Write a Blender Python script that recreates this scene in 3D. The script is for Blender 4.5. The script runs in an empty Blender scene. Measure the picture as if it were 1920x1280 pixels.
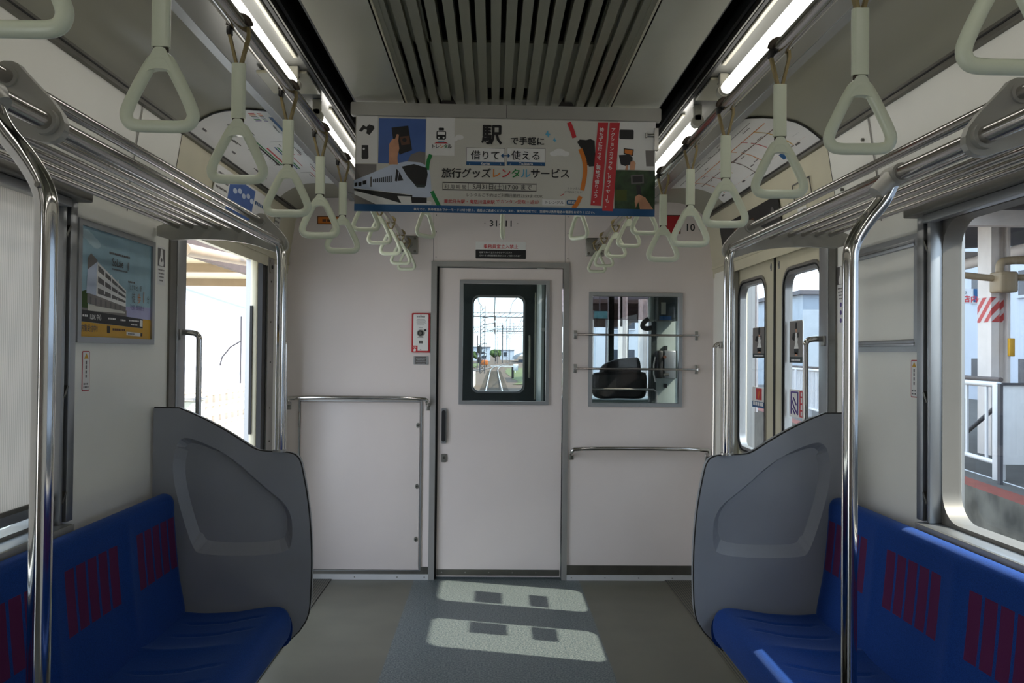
import bpy, bmesh, math, random
from mathutils import Matrix, Vector
from mathutils.geometry import tessellate_polygon
random.seed(7)
PI = math.pi
SC = bpy.context.scene
COL = SC.collection

# ------------------------------------------------------------------ camera
FPX = 1600.0
CAMLOC = Vector((-0.042, 0.0, 1.335))
YAW, PITCH, ROLL = math.radians(-1.2089), math.radians(0.8710), math.radians(0.55)
CR = Matrix.Rotation(YAW, 3, 'Z') @ Matrix.Rotation(PI/2+PITCH, 3, 'X') @ Matrix.Rotation(ROLL, 3, 'Z')
cd = bpy.data.cameras.new('camera'); cam = bpy.data.objects.new('camera', cd); COL.objects.link(cam)
cd.sensor_width = 36.0; cd.lens = FPX*36.0/1920.0; cd.clip_start = 0.02; cd.clip_end = 3000
cam.matrix_world = Matrix.Translation(CAMLOC) @ CR.to_4x4()
SC.camera = cam
SC.view_settings.view_transform = 'Standard'; SC.view_settings.look = 'None'
SC.view_settings.gamma = 1.0; SC.view_settings.use_curve_mapping = False
SC.view_settings.exposure = 0.0

# ------------------------------------------------------------------ sky and sun
SKY_STRENGTH = 3.6
SUN_STRENGTH = 11.5
LAMP_STRENGTH = 5.6
wd = bpy.data.worlds.new('sky'); SC.world = wd; wd.use_nodes = True
nt = wd.node_tree; nt.nodes.clear()
wo = nt.nodes.new('ShaderNodeOutputWorld'); bg = nt.nodes.new('ShaderNodeBackground')
tc = nt.nodes.new('ShaderNodeTexCoord'); sx = nt.nodes.new('ShaderNodeSeparateXYZ'); rp = nt.nodes.new('ShaderNodeValToRGB')
rp.color_ramp.elements[0].position = 0.0; rp.color_ramp.elements[0].color = (0.86, 0.94, 1.06, 1)
rp.color_ramp.elements[1].position = 0.8; rp.color_ramp.elements[1].color = (0.68, 0.84, 1.08, 1)
nt.links.new(tc.outputs['Generated'], sx.inputs[0]); nt.links.new(sx.outputs['Z'], rp.inputs[0])
nt.links.new(rp.outputs[0], bg.inputs['Color']); nt.links.new(bg.outputs[0], wo.inputs[0])
bg.inputs['Strength'].default_value = SKY_STRENGTH
sd = bpy.data.lights.new('sun', 'SUN'); so = bpy.data.objects.new('sun', sd); COL.objects.link(so)
sd.energy = SUN_STRENGTH; sd.angle = math.radians(0.6); sd.color = (1.0, 0.90, 0.76)
so.rotation_euler = Vector((-0.686, 0.188, -0.703)).to_track_quat('-Z', 'Y').to_euler()
so.location = (6, -2, 8)

# ------------------------------------------------------------------ materials
def lin(c):
    return tuple((v/255/12.92 if v/255 <= 0.04045 else ((v/255+0.055)/1.055)**2.4) for v in c)
def newmat(name):
    m = bpy.data.materials.new(name); m.use_nodes = True
    nt = m.node_tree; return m, nt, nt.nodes['Principled BSDF'], nt.nodes['Material Output']
def mat(name, col, rough=0.5, metal=0.0, var=0.06, scale=6.0, spec=0.5, bump=0.0, bscale=200.0, srgb=True, sheen=0.0):
    """a plain procedural surface: one colour broken by soft noise, a little dirt in the roughness"""
    m, nt, p, o = newmat(name); N = nt.nodes; L = nt.links
    c = lin(col) if srgb else col
    t = N.new('ShaderNodeTexCoord'); n = N.new('ShaderNodeTexNoise'); n.inputs['Scale'].default_value = scale; n.inputs['Detail'].default_value = 3
    L.new(t.outputs['Object'], n.inputs['Vector'])
    r = N.new('ShaderNodeValToRGB')
    r.color_ramp.elements[0].position = 0.3; r.color_ramp.elements[0].color = (*[v*(1-var) for v in c], 1)
    r.color_ramp.elements[1].position = 0.7; r.color_ramp.elements[1].color = (*[min(1, v*(1+var)) for v in c], 1)
    L.new(n.outputs['Fac'], r.inputs['Fac']); L.new(r.outputs[0], p.inputs['Base Color'])
    p.inputs['Roughness'].default_value = rough; p.inputs['Metallic'].default_value = metal
    p.inputs['Specular IOR Level'].default_value = spec
    if sheen: p.inputs['Sheen Weight'].default_value = sheen; p.inputs['Sheen Roughness'].default_value = 0.4
    if bump:
        n2 = N.new('ShaderNodeTexNoise'); n2.inputs['Scale'].default_value = bscale
        L.new(t.outputs['Object'], n2.inputs['Vector'])
        b = N.new('ShaderNodeBump'); b.inputs['Strength'].default_value = bump; b.inputs['Distance'].default_value = 0.002
        L.new(n2.outputs['Fac'], b.inputs['Height']); L.new(b.outputs[0], p.inputs['Normal'])
    return m
def emit(name, col, s):
    m, nt, p, o = newmat(name)
    p.inputs['Base Color'].default_value = (*col, 1); p.inputs['Emission Color'].default_value = (*col, 1); p.inputs['Emission Strength'].default_value = s
    return m
def glassmat(name, tint=(0.93, 0.96, 0.95), refl=1.0):
    m, nt, p, o = newmat(name); N = nt.nodes; L = nt.links; N.remove(p)
    a = N.new('ShaderNodeBsdfTransparent'); a.inputs[0].default_value = (*tint, 1)
    g = N.new('ShaderNodeBsdfGlossy'); g.inputs['Roughness'].default_value = 0.02
    f = N.new('ShaderNodeFresnel'); f.inputs['IOR'].default_value = 1.5
    mu = N.new('ShaderNodeMath'); mu.operation = 'MULTIPLY'; mu.inputs[1].default_value = refl
    x = N.new('ShaderNodeMixShader'); ge = N.new('ShaderNodeNewGeometry'); fb = mathn(nt, 'MULTIPLY', f.outputs[0], mathn(nt, 'SUBTRACT', 1.0, ge.outputs['Backfacing'])); L.new(fb, mu.inputs[0]); L.new(mu.outputs[0], x.inputs[0]); L.new(a.outputs[0], x.inputs[1]); L.new(g.outputs[0], x.inputs[2])
    L.new(x.outputs[0], o.inputs[0]); return m
def mathn(nt, op, a, b=None, c=None):
    n = nt.nodes.new('ShaderNodeMath'); n.operation = op
    for i, v in enumerate((a, b, c)):
        if v is None: continue
        if isinstance(v, (int, float)): n.inputs[i].default_value = v
        else: nt.links.new(v, n.inputs[i])
    return n.outputs[0]

M = {}
M['wall'] = mat('white_melamine_wall', (228, 217, 212), 0.32, var=0.025, scale=3)
M['side'] = mat('side_wall_melamine', (240, 238, 228), 0.34, var=0.03, scale=3)
M['cream'] = mat('cream_paint', (205, 198, 172), 0.4, var=0.05, scale=5)
M['ceil'] = mat('ceiling_panel', (182, 180, 162), 0.26, var=0.04, scale=3)
M['cove'] = mat('cove_panel', (154, 152, 134), 0.30, var=0.03, scale=3)
M['lampbed'] = mat('lamp_bed_grey', (118, 118, 114), 0.22, var=0.02)
M['louver'] = mat('louver_olive_grey', (138, 136, 116), 0.45, var=0.05)
M['dark'] = mat('dark_recess', (12, 13, 13), 0.6)
M['black'] = mat('black_rubber', (14, 14, 16), 0.55)
M['steel'] = mat('brushed_steel', (165, 163, 158), 0.34, 1.0, var=0.06, scale=14)
M['steel_dull'] = mat('dull_steel', (120, 118, 112), 0.45, 1.0, var=0.1, scale=10)
M['alu'] = mat('aluminium', (168, 170, 172), 0.38, 0.85, var=0.04)
M['winframe'] = mat('satin_window_frame', (128, 124, 118), 0.45, 0.5, var=0.04)
M['satin'] = mat('satin_stainless', (158, 156, 152), 0.42, 0.35, var=0.05, scale=9)
M['alubright'] = mat('bright_aluminium_strip', (206, 206, 206), 0.4, 0.2, var=0.04)
M['chrome'] = mat('chrome_pipe', (205, 203, 200), 0.09, 1.0, var=0.02)
M['pipe'] = mat('rack_pipe_steel', (180, 176, 172), 0.16, 1.0, var=0.04)
M['bracket'] = mat('cast_bracket_grey', (172, 170, 162), 0.42, 0.4, var=0.05)
M['frp'] = mat('grey_moulded_panel', (146, 149, 156), 0.36, var=0.05, scale=5)
M['strap'] = mat('ivory_plastic', (220, 225, 200), 0.28, var=0.03)
M['belt'] = mat('tan_belt', (150, 132, 88), 0.6, var=0.15, scale=40)
M['beltdark'] = mat('brown_belt', (58, 46, 32), 0.6, var=0.15, scale=40)
M['clip'] = mat('dark_clip', (38, 34, 32), 0.4)
M['white'] = mat('white_print', (232, 230, 226), 0.5, var=0.015)
M['paper'] = mat('poster_paper', (206, 203, 192), 0.45, var=0.015)
M['ink'] = mat('black_ink', (26, 25, 26), 0.5)
M['greyink'] = mat('grey_ink', (96, 92, 90), 0.5)
M['red'] = mat('red_print', (196, 44, 52), 0.45)
M['redpaint'] = mat('red_frame', (176, 34, 40), 0.4)
M['orange'] = mat('orange_print', (216, 122, 34), 0.5)
M['green'] = mat('green_print', (26, 130, 62), 0.5)
M['cyan'] = mat('cyan_print', (92, 172, 206), 0.5)
M['blueband'] = mat('blue_print', (28, 84, 132), 0.5)
M['skyblue'] = mat('photo_sky_blue', (72, 104, 168), 0.5, var=0.12, scale=7)
M['purple'] = mat('purple_print', (92, 72, 140), 0.5)
M['skin'] = mat('photo_skin', (206, 150, 116), 0.5, var=0.1, scale=30)
M['leafphoto'] = mat('photo_dark_green', (38, 62, 30), 0.5, var=0.6, scale=40)
M['brown'] = mat('photo_brown', (92, 58, 40), 0.5, var=0.2, scale=30)
M['trainwhite'] = mat('photo_train_white', (196, 206, 224), 0.45, var=0.08, scale=12)
M['photogrey'] = mat('photo_grey', (122, 116, 112), 0.5, var=0.1)
M['yellow'] = mat('yellow_print', (210, 160, 40), 0.5)
M['glass'] = glassmat('window_glass')
M['cabglass'] = glassmat('cab_partition_glass', (0.80, 0.84, 0.84), 0.8)
M['cab'] = mat('cab_dark_green', (44, 54, 54), 0.5, var=0.2)
M['cabpanel'] = mat('cab_grey_green_panel', (176, 186, 180), 0.45, var=0.06)
M['cablight'] = mat('cab_cream', (170, 168, 150), 0.5)
M['tube'] = emit('fluorescent_glow', (1.0, 0.97, 0.90), LAMP_STRENGTH)
M['socket'] = mat('lamp_socket_cream', (196, 192, 176), 0.4)

def floormat():
    m, nt, p, o = newmat('vinyl_floor'); N = nt.nodes; L = nt.links
    t = N.new('ShaderNodeTexCoord'); s = N.new('ShaderNodeSeparateXYZ'); L.new(t.outputs['Object'], s.inputs[0])
    band = mathn(nt, 'LESS_THAN', mathn(nt, 'ABSOLUTE', mathn(nt, 'ADD', s.outputs['X'], 0.012)), 0.488)
    n = N.new('ShaderNodeTexNoise'); n.inputs['Scale'].default_value = 130; n.inputs['Detail'].default_value = 2; L.new(t.outputs['Object'], n.inputs['Vector'])
    n2 = N.new('ShaderNodeTexNoise'); n2.inputs['Scale'].default_value = 4; n2.inputs['Detail'].default_value = 4; L.new(t.outputs['Object'], n2.inputs['Vector'])
    def ramp(c0, c1, src):
        r = N.new('ShaderNodeValToRGB'); r.color_ramp.elements[0].position = 0.38; r.color_ramp.elements[1].position = 0.62
        r.color_ramp.elements[0].color = (*lin(c0), 1); r.color_ramp.elements[1].color = (*lin(c1), 1); L.new(src, r.inputs[0]); return r.outputs[0]
    blue = ramp((50, 66, 70), (112, 117, 116), n.outputs['Fac'])
    beige = ramp((90, 87, 74), (97, 94, 80), n2.outputs['Fac'])
    x = N.new('ShaderNodeMixRGB'); L.new(band, x.inputs[0]); L.new(beige, x.inputs[1]); L.new(blue, x.inputs[2])
    L.new(x.outputs[0], p.inputs['Base Color']); p.inputs['Roughness'].default_value = 0.38
    return m
M['floor'] = floormat()
def ribmat():
    m, nt, p, o = newmat('ribbed_rubber'); N = nt.nodes; L = nt.links
    t = N.new('ShaderNodeTexCoord'); s = N.new('ShaderNodeSeparateXYZ'); L.new(t.outputs['Object'], s.inputs[0])
    f = mathn(nt, 'FRACT', mathn(nt, 'MULTIPLY', s.outputs['X'], 1/0.013))
    k = mathn(nt, 'LESS_THAN', f, 0.45)
    x = N.new('ShaderNodeMixRGB'); L.new(k, x.inputs[0]); x.inputs[1].default_value = (*lin((96, 92, 78)), 1); x.inputs[2].default_value = (*lin((36, 36, 33)), 1)
    L.new(x.outputs[0], p.inputs['Base Color']); p.inputs['Roughness'].default_value = 0.5
    return m
M['rib'] = ribmat()
def moquette(pattern):
    m, nt, p, o = newmat('blue_moquette_striped' if pattern else 'blue_moquette'); N = nt.nodes; L = nt.links
    t = N.new('ShaderNodeTexCoord'); s = N.new('ShaderNodeSeparateXYZ'); L.new(t.outputs['Object'], s.inputs[0])
    n = N.new('ShaderNodeTexNoise'); n.inputs['Scale'].default_value = 420; n.inputs['Detail'].default_value = 1; L.new(t.outputs['Object'], n.inputs['Vector'])
    r = N.new('ShaderNodeValToRGB'); r.color_ramp.elements[0].position = 0.35; r.color_ramp.elements[1].position = 0.65
    r.color_ramp.elements[0].color = (0.003, 0.034, 0.19, 1); r.color_ramp.elements[1].color = (0.007, 0.056, 0.28, 1); L.new(n.outputs['Fac'], r.inputs[0])
    col = r.outputs[0]
    if pattern:
        Y, Z = s.outputs['Y'], s.outputs['Z']
        d = mathn(nt, 'SUBTRACT', mathn(nt, 'MODULO', mathn(nt, 'ADD', Y, 10*0.452+0.226-2.885), 0.452), 0.226)
        a = mathn(nt, 'LESS_THAN', mathn(nt, 'ABSOLUTE', d), 0.158)
        st = mathn(nt, 'LESS_THAN', mathn(nt, 'FRACT', mathn(nt, 'MULTIPLY', mathn(nt, 'ADD', d, 0.158), 1/0.0655)), 0.80)
        zz = mathn(nt, 'MULTIPLY', mathn(nt, 'GREATER_THAN', Z, 0.578), mathn(nt, 'LESS_THAN', Z, 0.752))
        k = mathn(nt, 'MULTIPLY', mathn(nt, 'MULTIPLY', a, st), zz)
        x = N.new('ShaderNodeMixRGB'); L.new(k, x.inputs[0]); L.new(col, x.inputs[1]); x.inputs[2].default_value = (0.10, 0.012, 0.065, 1); col = x.outputs[0]
    L.new(col, p.inputs['Base Color']); p.inputs['Roughness'].default_value = 0.85; p.inputs['Specular IOR Level'].default_value = 0.2
    p.inputs['Sheen Weight'].default_value = 0.25; p.inputs['Sheen Roughness'].default_value = 0.35; p.inputs['Sheen Tint'].default_value = (0.5, 0.65, 1.0, 1)
    b = N.new('ShaderNodeBump'); b.inputs['Strength'].default_value = 0.25; b.inputs['Distance'].default_value = 0.001
    L.new(n.outputs['Fac'], b.inputs['Height']); L.new(b.outputs[0], p.inputs['Normal'])
    return m
M['moq'] = moquette(False); M['moqp'] = moquette(True)
def shademat():
    m, nt, p, o = newmat('cream_roller_blind'); N = nt.nodes; L = nt.links
    t = N.new('ShaderNodeTexCoord'); s = N.new('ShaderNodeSeparateXYZ'); L.new(t.outputs['Object'], s.inputs[0])
    f = mathn(nt, 'FRACT', mathn(nt, 'MULTIPLY', s.outputs['Y'], 1/0.0085)); k = mathn(nt, 'LESS_THAN', f, 0.3)
    x = N.new('ShaderNodeMixRGB'); L.new(k, x.inputs[0]); x.inputs[1].default_value = (*lin((226, 220, 214)), 1); x.inputs[2].default_value = (*lin((200, 194, 188)), 1)
    L.new(x.outputs[0], p.inputs['Base Color']); p.inputs['Roughness'].default_value = 0.8
    tr = N.new('ShaderNodeBsdfTranslucent'); L.new(x.outputs[0], tr.inputs[0]); mx = N.new('ShaderNodeMixShader'); mx.inputs[0].default_value = 0.5
    L.new(p.outputs[0], mx.inputs[1]); L.new(tr.outputs[0], mx.inputs[2]); L.new(mx.outputs[0], o.inputs[0])
    return m
M['blind'] = shademat()
def stripeband():
    m, nt, p, o = newmat('red_white_warning_band'); N = nt.nodes; L = nt.links
    t = N.new('ShaderNodeTexCoord'); s = N.new('ShaderNodeSeparateXYZ'); L.new(t.outputs['Object'], s.inputs[0])
    v = mathn(nt, 'SUBTRACT', s.outputs['Z'], mathn(nt, 'ADD', s.outputs['X'], mathn(nt, 'MULTIPLY', s.outputs['Y'], -1.0)))
    k = mathn(nt, 'LESS_THAN', mathn(nt, 'FRACT', mathn(nt, 'MULTIPLY', v, 1/0.20)), 0.55)
    x = N.new('ShaderNodeMixRGB'); L.new(k, x.inputs[0]); x.inputs[1].default_value = (0.62, 0.56, 0.56, 1); x.inputs[2].default_value = (0.48, 0.04, 0.04, 1)
    L.new(x.outputs[0], p.inputs['Base Color']); return m
M['band'] = stripeband()
# outdoors
M['ballast'] = mat('ballast_stones', (84, 66, 52), 0.9, var=0.35, scale=5, bump=0.6, bscale=14)
M['grass'] = mat('dry_grass', (84, 92, 48), 0.9, var=0.3, scale=3)
M['rust'] = mat('rusty_rail', (66, 50, 42), 0.5, 0.3, var=0.15)
M['railtop'] = mat('polished_rail', (206, 204, 206), 0.25, 1.0)
M['sleeper'] = mat('sleeper_concrete', (88, 78, 68), 0.9, var=0.2)
M['concrete'] = mat('grimy_concrete', (92, 90, 84), 0.9, var=0.55, scale=2.6)
M['asphalt'] = mat('platform_asphalt', (76, 74, 72), 0.85, var=0.12, scale=3)
M['brickred'] = mat('red_brown_tactile_edge', (120, 52, 38), 0.8, var=0.12, scale=8)
M['pave'] = mat('pale_paving', (206, 202, 192), 0.85, var=0.06)
M['blockwall'] = mat('white_block_wall', (226, 220, 212), 0.8, var=0.05)
M['holeshade'] = mat('fence_hole_shade', (44, 32, 30), 0.8, var=0.1)  # near black, puts the shade of the fence openings into colour
M['bldwhite'] = mat('white_render_facade', (184, 192, 206), 0.7, var=0.04, scale=0.6)
M['bldgrey'] = mat('grey_facade', (96, 98, 106), 0.7, var=0.08, scale=0.5)
M['bldwin'] = mat('facade_window_dark', (44, 52, 66), 0.2)
M['fencewhite'] = mat('white_fence_paint', (212, 214, 218), 0.5, var=0.04)
M['column'] = mat('pale_column_paint', (220, 212, 208), 0.5, var=0.04)
M['roofdark'] = mat('platform_roof_brown', (80, 70, 68), 0.7, var=0.15)
M['beige'] = mat('beige_conduit', (150, 132, 106), 0.5, var=0.06)
M['polegrey'] = mat('steel_mast_grey', (70, 70, 76), 0.6, var=0.1)
M['wire'] = mat('dark_wire', (40, 40, 46), 0.6)
M['orangeveh'] = mat('orange_paint', (176, 96, 34), 0.5, var=0.1)
M['teal'] = mat('teal_sign', (60, 120, 126), 0.5)
M['hillgreen'] = mat('leafy_green', (60, 80, 40), 0.9, var=0.3, scale=0.6)

# ------------------------------------------------------------------ helpers
def at(px, py, x=None, y=None, z=None):
    """the point of a plane (x=, y= or z= constant) that a photo pixel sees"""
    d = CR @ Vector(((px-960)/FPX, -(py-640)/FPX, -1.0))
    t = (x-CAMLOC.x)/d.x if x is not None else (y-CAMLOC.y)/d.y if y is not None else (z-CAMLOC.z)/d.z
    return CAMLOC + d*t

class MB:
    """collects shapes into one mesh; F is the frame local shapes are placed in"""
    def __init__(s): s.v, s.f, s.m, s.s, s.mats, s.F = [], [], [], [], [], Matrix.Identity(4)
    def frame(s, o=(0, 0, 0), u=(1, 0, 0), v=(0, 1, 0), w=(0, 0, 1)):
        s.F = Matrix(((u[0], v[0], w[0], o[0]), (u[1], v[1], w[1], o[1]), (u[2], v[2], w[2], o[2]), (0, 0, 0, 1))); return s
    def add(s, vs, fs, m, smooth=False):
        if m not in s.mats: s.mats.append(m)
        k = s.mats.index(m); b = len(s.v)
        s.v += [tuple(s.F @ Vector(p)) for p in vs]
        for f in fs: s.f.append(tuple(i+b for i in f)); s.m.append(k); s.s.append(smooth)
        return s
    def box(s, x0, x1, y0, y1, z0, z1, m, bevel=0.0, seg=2):
        x0, x1 = min(x0, x1), max(x0, x1); y0, y1 = min(y0, y1), max(y0, y1); z0, z1 = min(z0, z1), max(z0, z1)
        P = [(x0, y0, z0), (x1, y0, z0), (x1, y1, z0), (x0, y1, z0), (x0, y0, z1), (x1, y0, z1), (x1, y1, z1), (x0, y1, z1)]
        Q = [(0, 3, 2, 1), (4, 5, 6, 7), (0, 1, 5, 4), (1, 2, 6, 5), (2, 3, 7, 6), (3, 0, 4, 7)]
        if not bevel: return s.add(P, Q, m)
        bm = bmesh.new(); vs = [bm.verts.new(p) for p in P]
        for q in Q: bm.faces.new([vs[i] for i in q])
        bmesh.ops.bevel(bm, geom=bm.edges[:], offset=min(bevel, 0.49*min(x1-x0, y1-y0, z1-z0)), segments=seg, affect='EDGES', profile=0.5)
        bm.verts.index_update(); vs = [tuple(v.co) for v in bm.verts]; fs = [tuple(v.index for v in f.verts) for f in bm.faces]; bm.free()
        return s.add(vs, fs, m, True)
    def quad(s, a, b, c, d, m): return s.add([a, b, c, d], [(0, 1, 2, 3)], m)
    def poly(s, pts, w, m):
        """flat polygon in the frame's u,v plane at height w"""
        return s.add([(p[0], p[1], w) for p in pts], [tuple(range(len(pts)))], m)
    def rect(s, u0, v0, u1, v1, w, m): return s.poly([(u0, v0), (u1, v0), (u1, v1), (u0, v1)], w, m)
    def prism(s, pts, w0, w1, m, smooth=False):
        n = len(pts); V = [(p[0], p[1], w0) for p in pts]+[(p[0], p[1], w1) for p in pts]
        T = tessellate_polygon([[Vector((p[0], p[1], 0)) for p in pts]])
        s.add(V, [(i, (i+1) % n, (i+1) % n+n, i+n) for i in range(n)], m, smooth)
        return s.add(V, [tuple(t) for t in T]+[tuple(i+n for i in t) for t in T], m)
    def ring(s, outer, inner, w0, w1, m, smooth=False):
        """frame between two loops with the same number of points, from w0 to w1"""
        n = len(outer); V = [(*p, w0) for p in outer]+[(*p, w1) for p in outer]+[(*p, w0) for p in inner]+[(*p, w1) for p in inner]
        f = []; g = []
        for i in range(n):
            j = (i+1) % n
            g += [(i, j, j+n, i+n), (j+2*n, i+2*n, i+3*n, j+3*n)]; f += [(i+n, j+n, j+3*n, i+3*n), (j, i, i+2*n, j+2*n)]
        s.add(V, f, m); return s.add(V, g, m, smooth)
    def tube(s, path, r, m, n=14, closed=False, ell=1.0, caps=True):
        P = [Vector(p) for p in path]; K = len(P); rr = r if isinstance(r, (list, tuple)) else [r]*K
        tg = []
        for i in range(K):
            a = P[(i-1) % K] if closed or i > 0 else P[i]; b = P[(i+1) % K] if closed or i < K-1 else P[i]
            tg.append((b-a).normalized())
        up = Vector((0, 0, 1)) if abs(tg[0].z) < 0.9 else Vector((0, 1, 0))
        nrm = (up-tg[0]*up.dot(tg[0])).normalized(); V = []
        for i in range(K):
            nrm = (nrm-tg[i]*nrm.dot(tg[i])).normalized(); bi = tg[i].cross(nrm)
            for k in range(n):
                a = 2*PI*k/n; V.append(tuple(P[i]+nrm*math.cos(a)*rr[i]+bi*math.sin(a)*rr[i]*ell))
        F = []
        for i in range(K if closed else K-1):
            for k in range(n):
                j = (i+1) % K; F.append((i*n+k, i*n+(k+1) % n, j*n+(k+1) % n, j*n+k))
        s.add(V, F, m, True)
        if caps and not closed: s.add(V[:n], [tuple(range(n))[::-1]], m); s.add(V[-n:], [tuple(range(n))], m)
        return s
    def disc(s, u, v, r, w0, w1, m, n=20, sy=1.0):
        return s.prism([(u+r*math.cos(2*PI*i/n), v+r*sy*math.sin(2*PI*i/n)) for i in range(n)], w0, w1, m, True)
    def grid(s, fn, nu, nv, m, smooth=True):
        V = [fn(i/nu, j/nv) for i in range(nu+1) for j in range(nv+1)]
        return s.add(V, [(i*(nv+1)+j, (i+1)*(nv+1)+j, (i+1)*(nv+1)+j+1, i*(nv+1)+j+1) for i in range(nu) for j in range(nv)], m, smooth)
    def extr(s, prof, y0, y1, m, smooth=False):
        """sheet: a polyline of (x,z) run along y"""
        n = len(prof); V = [(p[0], y0, p[1]) for p in prof]+[(p[0], y1, p[1]) for p in prof]
        return s.add(V, [(i, i+1, i+1+n, i+n) for i in range(n-1)], m, smooth)
    def text(s, body, u, v, size, w, m, bold=0.0, align='LEFT', sx=1.0, rot=0.0, vertical=False, lead=1.05):
        if vertical:
            for i, ch in enumerate(body):
                if ch == 'ー': s.text('|', u, v-i*size*lead+size*0.1, size*0.8, w, m, bold, 'CENTER')
                else: s.text(ch, u, v-i*size*lead, size, w, m, bold, 'CENTER')
            return s
        if bold and size > 0.009:
            d = bold*size*0.8
            for k, (a, b) in enumerate(((-d, 0), (d, 0), (0, d), (0, -d))): s.text(body, u+a, v+b, size, w+0.00002*k, m, 0.0, align, sx, rot)
            return s
        c = bpy.data.curves.new('lettering', 'FONT'); c.body = body; c.size = size; c.align_x = align; c.resolution_u = 2
        o = bpy.data.objects.new('lettering', c); COL.objects.link(o)
        dg = bpy.context.evaluated_depsgraph_get(); me = bpy.data.meshes.new_from_object(o.evaluated_get(dg))
        ca, sa = math.cos(rot), math.sin(rot)
        s.add([(u+p.co.x*sx*ca-p.co.y*sa, v+p.co.x*sx*sa+p.co.y*ca, w) for p in me.vertices], [tuple(f.vertices) for f in me.polygons], m)
        bpy.data.objects.remove(o); bpy.data.curves.remove(c); bpy.data.meshes.remove(me); return s
    def lines(s, u, v, wd, h, w, m, align='LEFT', vertical=False):
        """a line of print too small to read: short dashes"""
        rnd = random.Random(int(abs(u*7919+v*104729)*1000)); p = 0.0; u0 = u-wd/2 if align == 'CENTER' else u
        while p < wd-h*.3:
            q = min(wd, p+h*rnd.uniform(.7, 1.1))
            if vertical: s.rect(u-h*.38, v-q, u+h*.38, v-p, w, m)
            else: s.rect(u0+p, v+h*.1, u0+q, v+h*.72, w, m)
            p = q+h*.28
        return s
    def build(s, name, parent=None, label=None, kind=None):
        me = bpy.data.meshes.new(name); off = parent_origin(parent) if parent else Vector((0, 0, 0))
        me.from_pydata([tuple(Vector(p)-off) for p in s.v], [], s.f)
        for m in s.mats: me.materials.append(m)
        me.polygons.foreach_set('material_index', s.m); me.polygons.foreach_set('use_smooth', s.s)
        me.validate(); me.update()
        bm = bmesh.new(); bm.from_mesh(me); bmesh.ops.recalc_face_normals(bm, faces=bm.faces[:]); bm.to_mesh(me); bm.free()
        if any(s.s) and not all(s.s): pass
        o = bpy.data.objects.new(name, me); COL.objects.link(o)
        if parent: o.parent = parent
        if label: o['label'] = label
        if kind: o['kind'] = kind
        return o
def parent_origin(p):
    v = Vector((0, 0, 0))
    while p is not None: v += Vector(p.location); p = p.parent
    return v
def thing(name, label, cat, loc=(0, 0, 0), group=None):
    o = bpy.data.objects.new(name, None); COL.objects.link(o); o.location = loc; o.empty_display_size = 0.05
    return tag(o, label, cat, group)
def tag(o, label, cat, group=None, kind=None):
    o['label'] = label; o['category'] = cat
    if group: o['group'] = group
    if kind: o['kind'] = kind
    return o
def struct(mb, name, label=None):
    o = mb.build(name); o['kind'] = 'structure'
    if label: o['label'] = label
    return o
def copy_tree(o, parent=None):
    c = o.copy(); COL.objects.link(c)
    if parent is not None: c.parent = parent
    for ch in [x for x in list(COL.objects) if x.parent == o]: copy_tree(ch, c)
    return c
def rrect(x0, y0, x1, y1, r, n=6):
    out = []
    for cx, cy, a0 in ((x1-r, y0+r, -PI/2), (x1-r, y1-r, 0), (x0+r, y1-r, PI/2), (x0+r, y0+r, PI)):
        for i in range(n+1): a = a0+PI/2*i/n; out.append((cx+r*math.cos(a), cy+r*math.sin(a)))
    return out
def rectloop(x0, y0, x1, y1, n=6):
    out = []
    for p in ((x1, y0), (x1, y1), (x0, y1), (x0, y0)): out += [p]*(n+1)
    return out
def chaikin(p, k=2, closed=True):
    for _ in range(k):
        q = []; n = len(p)
        if not closed: q.append(p[0])
        for i in range(n if closed else n-1):
            a, b = p[i], p[(i+1) % n]
            q += [tuple(a[j]*.75+b[j]*.25 for j in range(len(a))), tuple(a[j]*.25+b[j]*.75 for j in range(len(a)))]
        if not closed: q.append(p[-1])
        p = q
    return p
def cells(mb, us, vs, holes, put):
    """call put(u0,u1,v0,v1) for each grid cell outside the holes (u0,u1,v0,v1)"""
    for a, b in zip(us, us[1:]):
        for c, d in zip(vs, vs[1:]):
            mu, mv = (a+b)/2, (c+d)/2
            if not any(h[0] < mu < h[1] and h[2] < mv < h[3] for h in holes): put(a, b, c, d)

W, YB, YR = 1.27, 5.08, -4.4        # half width, bulkhead, rear end
ZC = 2.20
# ------------------------------------------------------------------ shell: floor
struct(MB().box(-1.40, 1.40, YR, YB+0.1, -0.06, 0.0, M['floor']), 'floor')
for sgn in (-1, 1):
    struct(MB().box(sgn*0.985, sgn*1.40, 3.20, YB-0.012, 0.0005, 0.004, M['rib']), 'floor_mat')
struct(MB().box(-1.40, 1.40, YR-0.06, YR, 0, 2.35, M['wall']), 'wall_back')

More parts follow.
